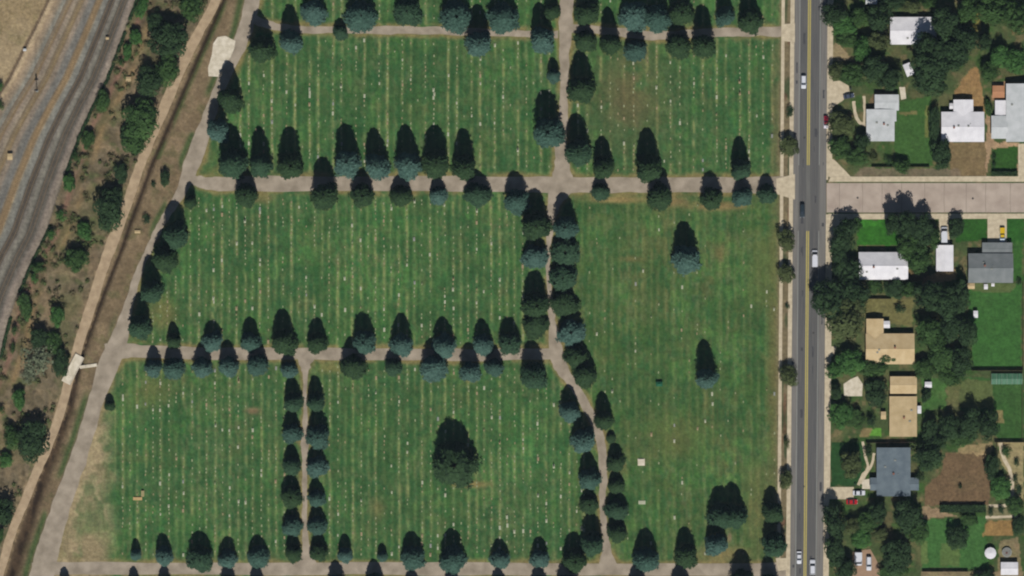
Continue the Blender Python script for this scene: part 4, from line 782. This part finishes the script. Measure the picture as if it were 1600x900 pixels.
# round canopy, round spa
o = empty('garden_parasol', P(1547, 864), 0, label='round white canopy with a short pole in the lower right garden', cat='parasol')
mb = MB(); n = 12; mb.add([(2.3*math.cos(k*6.2832/n), 2.3*math.sin(k*6.2832/n), 2.1) for k in range(n)]+[(0, 0, 2.7)]+[(2.3*math.cos(k*6.2832/n), 2.3*math.sin(k*6.2832/n), 1.92) for k in range(n)], [(k, (k+1) % n, n) for k in range(n)]+[(n+1+k, n+1+(k+1) % n, (k+1) % n, k) for k in range(n)])
mb.build('canopy', RWW, o); MB().tube((0, 0, 0), (0, 0, 2.6), .05).build('pole', M_st[2], o); MB().tube((0, 0, 0), (0, 0, .12), .4, .4, 12).build('base', M_st[2], o)
o = empty('garden_spa', P(1573, 863), 0, label='grey round tub beside the white canopy', cat='tub')
MB().tube((0, 0, 0), (0, 0, .9), 1.9, 1.95, 16).build('tub', M_st[2], o); MB().tube((0, 0, .9), (0, 0, 1.0), 1.6, 1.5, 16).build('lid', mat('grey lid', (128, 126, 120), .15), o); MB().box(-.4, -.5, 1.0, .3, .1, 1.25).build('cushion', mat('brown pad', (110, 70, 60), .1), o)

# ------------------------------------------------------------------ hedges and fences
def hedge(x0, y0, x1, y1, h, label):
    r = random.Random(int(x0)); V, F = [], []; a, b = P(x0, y1), P(x1, y0); o = empty('hedge', (a+b)/2, 0, label=label, cat='hedge'); cx, cy = (b.x-a.x)/2, (b.y-a.y)/2
    mb = MB().box(-cx+.2, -cy+.2, 0, cx-.2, cy-.2, h-.25)
    for _ in range(int(cx*cy*4*26)+200):
        c = Vector((r.uniform(-cx, cx), r.uniform(-cy, cy), h*r.uniform(.8, 1.05)))
        if r.random() < .45: c = Vector((c.x, (cy if r.random() < .5 else -cy)*r.uniform(.92, 1.05), h*r.uniform(.05, 1)))
        u = Vector((r.gauss(0, 1), r.gauss(0, 1), r.gauss(0, 1)+1)).normalized(); q = u.orthogonal().normalized(); quadleaf(V, F, c, q*.2, u.cross(q)*.17)
    mb.add(V, F); mb.build('foliage', MT['d'], o)
hedge(1468, 789, 1540, 800, 2.0, 'long dark clipped hedge below the brown bare yard')
hedge(1549, 268, 1590, 275, 1.8, 'dark clipped hedge at the foot of small square lawn')
M_fence = mat('weathered fence boards', (112, 96, 78), .2, 4, stretch=(6, 6, .3))
def fence(x0, y0, x1, y1, label, h=1.85):
    a, b = P(x0, y0), P(x1, y1); L = (b-a).length; rz = math.atan2(b.y-a.y, b.x-a.x)
    o = empty('fence', a, rz, label=label, cat='fence', group='garden fences'); n = max(2, int(L/2.6))
    mb = MB(); k = 0; x = 0.06
    while x < L-.1:
        mb.box(x, -.02, .05, min(x+.5, L), .02, h-.02*(k % 2)); x += .53; k += 1
    for z in (.4, h-.35): mb.box(0, .021, z, L, .07, z+.09)
    mb.build('boards', M_fence, o)
    for i in range(n+1): MB().box(i*L/n-.06, .075, 0, i*L/n+.06, .19, h+.08).build('post', M_fence, o)
fence(1362, 261, 1452, 261, 'board fence behind the green lawn above the side street')
fence(1518, 579, 1598, 579, 'board fence along the bottom of the large back lawn', 2.2)
fence(1598, 445, 1598, 577, 'board fence down the right side of the large back lawn')
fence(1597, 582, 1597, 688, 'board fence on the right edge below the greenhouse')
fence(1554, 691, 1600, 691, 'short board fence above the fenced sandy corner', 2.1)
fence(1557, 692, 1557, 716, 'shortest board fence beside the sandy corner')
fence(1353, 692, 1430, 691, 'board fence between longer tan house and blue-grey house')
fence(1441, 893, 1512, 893, 'board fence along the bottom of the lower back lawn')
fence(1353, 467, 1392, 467, 'board fence above the dry garden of the tan house')

# ------------------------------------------------------------------ vehicles
M_tyre = mat('tyre rubber', (30, 30, 30), .1); M_hl = mat('headlight glass', (210, 214, 216), .03, 1, .1, .5); M_tl = mat('red tail light', (130, 20, 22), .05, 1, .2, .5)
def paint(n, c): return mat(n, c, .03, 1, .28, .5)
def sect(x, w, z0, z1, t=.85):     # cross-section ring of a body
    return [Vector((x, -w, z0)), Vector((x, w, z0)), Vector((x, w*1.0, (z0+z1)*.55)), Vector((x, w*t, z1)), Vector((x, -w*t, z1)), Vector((x, -w*1.0, (z0+z1)*.55))]
def vehicle(x, y, heading, L, W, kind, col, label, name, cat, second=None, base=.02):
    """heading: degrees, 0 = +x east"""
    o = empty(name, P(x, y, base), R(heading), label=label, cat=cat); w = W/2; l = L/2
    body = paint(name+' paint', col); m2 = paint(name+' second paint', second) if second else body
    hz = {'car': .85, 'suv': 1.0, 'pickup': 1.05, 'van': 1.1}[kind]
    MB().loft([sect(-l, w*.86, .35, hz*.8), sect(-l+.12, w*.97, .28, hz*.95), sect(-l*.5, w, .25, hz), sect(l*.4, w, .25, hz), sect(l-.35, w*.95, .28, hz*.88), sect(l, w*.82, .35, hz*.68)]).build('body', body, o)
    if kind == 'car': c0, c1, c2, c3, rz = -l*.72, -l*.42, l*.12, l*.46, 1.42
    elif kind == 'suv': c0, c1, c2, c3, rz = -l*.95, -l*.85, l*.15, l*.48, 1.72
    elif kind == 'pickup': c0, c1, c2, c3, rz = -l*.08, 0, l*.32, l*.55, 1.8
    else: c0, c1, c2, c3, rz = -l*.97, -l*.95, l*.45, l*.78, 2.25
    MB().loft([sect(c0, w*.84, hz-.05, hz+.02, .98), sect(c1, w*.82, hz-.05, rz-.06, .86), sect(c2, w*.82, hz-.05, rz-.06, .86), sect(c3, w*.84, hz-.05, hz+.02, .98)]).build('window_glass', M_glass, o)
    mb = MB(); mb.loft([[Vector((a, b, z)) for b, z in ((-w*.72, rz-.07), (w*.72, rz-.07), (w*.66, rz), (-w*.66, rz))] for a in (c1-.03, c2+.03)])
    if kind == 'van': mb.box(c0, -w*.9, hz, c2-.5, w*.9, rz-.08)
    mb.build('roof', m2, o)
    if kind == 'pickup':
        b_ = MB(); b_.box(-l+.1, -w*.9, hz, c0-.1, -w*.78, hz+.22); b_.box(-l+.1, w*.78, hz, c0-.1, w*.9, hz+.22); b_.box(-l+.02, -w*.9, hz, -l+.1, w*.9, hz+.22); b_.build('cargo_bed', m2 if second else body, o)
        MB().box(-l+.1, -w*.78, hz-.02, c0-.1, w*.78, hz+.05).build('bed_liner', m2 if second else mat('bed liner', (70, 72, 74), .1), o)
    for a in (-l*.62, l*.62):
        for b in (-1, 1):
            wh = MB().tube((a, b*(w-.22), .33), (a, b*(w+.02), .33), .33, .33, 14).build('wheel', M_tyre, o); MB().tube((a, b*(w+.021), .33), (a, b*(w+.03), .33), .18, .16, 10).build('rim', M_hl, wh)
    for b in (-1, 1):
        MB().box(l-.14, b*w*.62-.2, .55, l+.01, b*w*.62+.2, .72).build('headlight', M_hl, o); MB().box(-l-.01, b*w*.7-.14, .55, -l+.1, b*w*.7+.14, .75).build('taillight', M_tl, o)
        MB().box(c3-.35, b*(w+.01)-.08, hz, c3-.2, b*(w+.1)+.08, hz+.16).build('mirror', body, o)
    return o
WH = (214, 216, 222)
vehicle(1255.5, 128, -90, 5.2, 2.05, 'suv', WH, 'white car driving down the upper street beside the yellow line', 'car', 'car')
vehicle(1253.5, 329, -90, 5.4, 2.0, 'suv', (38, 50, 58), 'dark blue-grey car on the street at the side street mouth', 'car', 'car')
vehicle(1273, 404, 90, 6.6, 2.3, 'van', WH, 'long white van on the street above the giant crown', 'van', 'van')
vehicle(1248.5, 871, -90, 4.9, 2.0, 'car', WH, 'white car in the lane nearest the cemetery, bottom of the street', 'car', 'car')
vehicle(1269.5, 886, 90, 5.8, 2.3, 'suv', WH, 'white vehicle in the garden side lane, bottom of the street', 'car', 'car')
vehicle(1290.5, 191, -90, 4.8, 1.9, 'pickup', (214, 210, 220), 'dark red and white truck parked under the kerbside tree', 'pickup_truck', 'pickup truck', second=(130, 20, 44))
vehicle(1342, 770, 0, 4.8, 1.95, 'car', WH, 'white car parked on the shaded forecourt above the red car', 'car', 'car', base=.05)
vehicle(1331, 784, 0, 4.4, 1.95, 'car', (176, 26, 34), 'bright red car parked at the edge of dark shade', 'car', 'car', base=.05)
vehicle(1341, 873, -90, 5.2, 3.0, 'van', WH, 'wide white van parked at the head of the pinkish driveway', 'van', 'van', base=.05)
vehicle(1357.5, 880, -90, 5.6, 2.1, 'suv', WH, 'slim white car parked beside the wide white van', 'car', 'car', base=.05)
vehicle(1475, 367, 90, 6.2, 2.6, 'van', WH, 'white van parked in front of the small white garage', 'van', 'van', base=.13)
vehicle(1566, 367, -90, 5.6, 2.1, 'pickup', (206, 220, 232), 'truck with bright yellow load bed and white cab on driveway', 'pickup_truck', 'pickup truck', second=(214, 176, 30), base=.13)
vehicle(1326, 150, 10, 4.2, 1.8, 'car', (70, 78, 96), 'dark car parked at the right end of the beige forecourt', 'car', 'car', base=.05)

# ------------------------------------------------------------------ railway
M_rail = mat('rusty rail steel', (150, 128, 98), .15, 2, .6, .3, metal=.2); M_slp = mat('weathered sleepers', (132, 114, 90), .15, .5)
M_slp2 = mat('dark oiled sleepers', (92, 84, 74), .15, .5)
def railtrack(t, label):
    o = empty('railway_track', (0, 0, 0), 0, label=label, cat='railway track', group='railway tracks on the ballast')
    ln = []
    for y in range(-60, 961, 15):
        xx = np.interp(y, [p[1] for p in REDGE], [p[0] for p in REDGE])-t*(131+.12*min(max(y, 0), 400)); ln.append(P(xx, y))
    o.location = P(ln and 0, 0)*0
    def off(dst, z):
        out = []
        for i, p in enumerate(ln):
            d_ = (ln[min(i+1, len(ln)-1)]-ln[max(i-1, 0)]).normalized(); out.append(p+Vector((-d_.y, d_.x, 0))*dst+Vector((0, 0, z)))
        return out
    for s_ in (-.75, .75):
        a, b, c, e = off(s_-.05, .32), off(s_+.05, .32), off(s_+.05, .15), off(s_-.05, .15)
        MB().loft([[a[i], b[i], c[i], e[i]] for i in range(len(ln))]).build('rail', M_rail, o)
    mb = MB(); 
    for i in range(len(ln)-1):
        d_ = ln[i+1]-ln[i]; L = d_.length; u = d_.normalized(); n = int(L/.62); q = Matrix.Rotation(math.atan2(u.y, u.x), 4, 'Z')
        if ln[i].x < -260: break
        for k in range(n):
            c = ln[i]+d_*((k+.5)/n); mb.box(-.12, -1.3, .0, .12, 1.3, .16, Matrix.Translation(c) @ q)
    tag(mb.build('sleepers', M_slp2 if t < .35 else M_slp, o), kind='stuff')
for t, l in ((.145, 'railway track closest to the scrub strip'), (.29, 'dark bedded railway track, second from the scrub strip'), (.44, 'railway track on the orange ballast in the middle'), (.65, 'railway track on the yellowish ballast, second from the field'), (.79, 'railway track closest to the open field')): railtrack(t, l)
o = empty('signal_mast', P(58, 142), 0, label='slim railway signal mast between the tracks casting a thin shadow', cat='signal mast')
mm = mat('dark mast metal', (60, 56, 56), .1)
MB().box(-.5, -.5, 0, .5, .5, .5).build('base', M_st[2], o); MB().tube((0, 0, .5), (0, 0, 8.6), .16, .12).build('mast', mm, o); MB().box(-.3, -.18, 6.6, .3, .18, 8.4).build('signal_head', mm, o); MB().box(-.7, -.1, 5.6, .7, .5, 5.7).build('platform', mm, o)
# canal works
dk = empty('concrete_deck', P(114, 577), math.atan2(-(555-601), (126-102)), label='long white concrete deck on the dirt track by the canal', cat='concrete deck')
MB().box(-6, -1.8, 0, 6, 1.8, .5).build('slab', M_white, dk)
for s_ in (-1, 1): MB().box(-6, s_*1.8-.12, .5, 6, s_*1.8+.12, .8).build('edge_beam', M_white, dk)
wr = empty('concrete_weir', P(138, 572), R(8), label='narrow white concrete beam across the canal beside the deck', cat='weir')
MB().box(-3.4, -.6, -.4, 3.4, .6, .45).build('beam', M_white, wr); MB().tube((-1, 0, .45), (-1, 0, 1.4), .05).build('gate_rod', mm, wr); MB().box(-1.5, -.1, -1.1, -.5, .1, .3).build('gate', mm, wr)

# ------------------------------------------------------------------ the air between the camera and the ground
hz = MB().box(-3010, -3010, -2.6, 3010, 3010, 2650).mesh('haze'); hm = bpy.data.materials.new('thin blue air'); hm.use_nodes = True
t = hm.node_tree; t.nodes.remove(t.nodes['Principled BSDF']); v = t.nodes.new('ShaderNodeVolumePrincipled')
v.inputs['Color'].default_value = (.62, .8, 1, 1); v.inputs['Density'].default_value = HAZE; v.inputs['Anisotropy'].default_value = 0
t.links.new(v.outputs[0], t.nodes['Material Output'].inputs['Volume'])
tag(meshobj('haze', hz, hm), 'thin bluish air between the camera and the ground', 'haze', kind='stuff')

for (x, y, c_, lb) in ((1577, 376, (44, 70, 50), 'green wheeled bin beside the truck on the driveway'), (1486, 379, (60, 62, 66), 'grey wheeled bin at the corner of the small garage'), (1336, 757, (44, 70, 50), 'green wheeled bin above the white parked car'), (1329, 139, (60, 62, 66), 'grey wheeled bin beside the dark forecourt car')):
    o = empty('wheeled_bin', P(x, y, .02), rnd.uniform(-.4, .4), label=lb, cat='bin'); m_ = mat('bin plastic', c_, .05)
    MB().loft([[Vector((a*q, b*q, z)) for a, b in ((-1, -1), (1, -1), (1, 1), (-1, 1))] for q, z in ((.24, .06), (.3, 1.0))]).build('body', m_, o)
    MB().box(-.33, -.33, 1.0, .33, .36, 1.07).build('lid', m_, o)
    for b in (-1, 1): MB().tube((b*.2, .26, .1), (b*.27, .26, .1), .1, .1, 10).build('wheel', M_tyre, o)
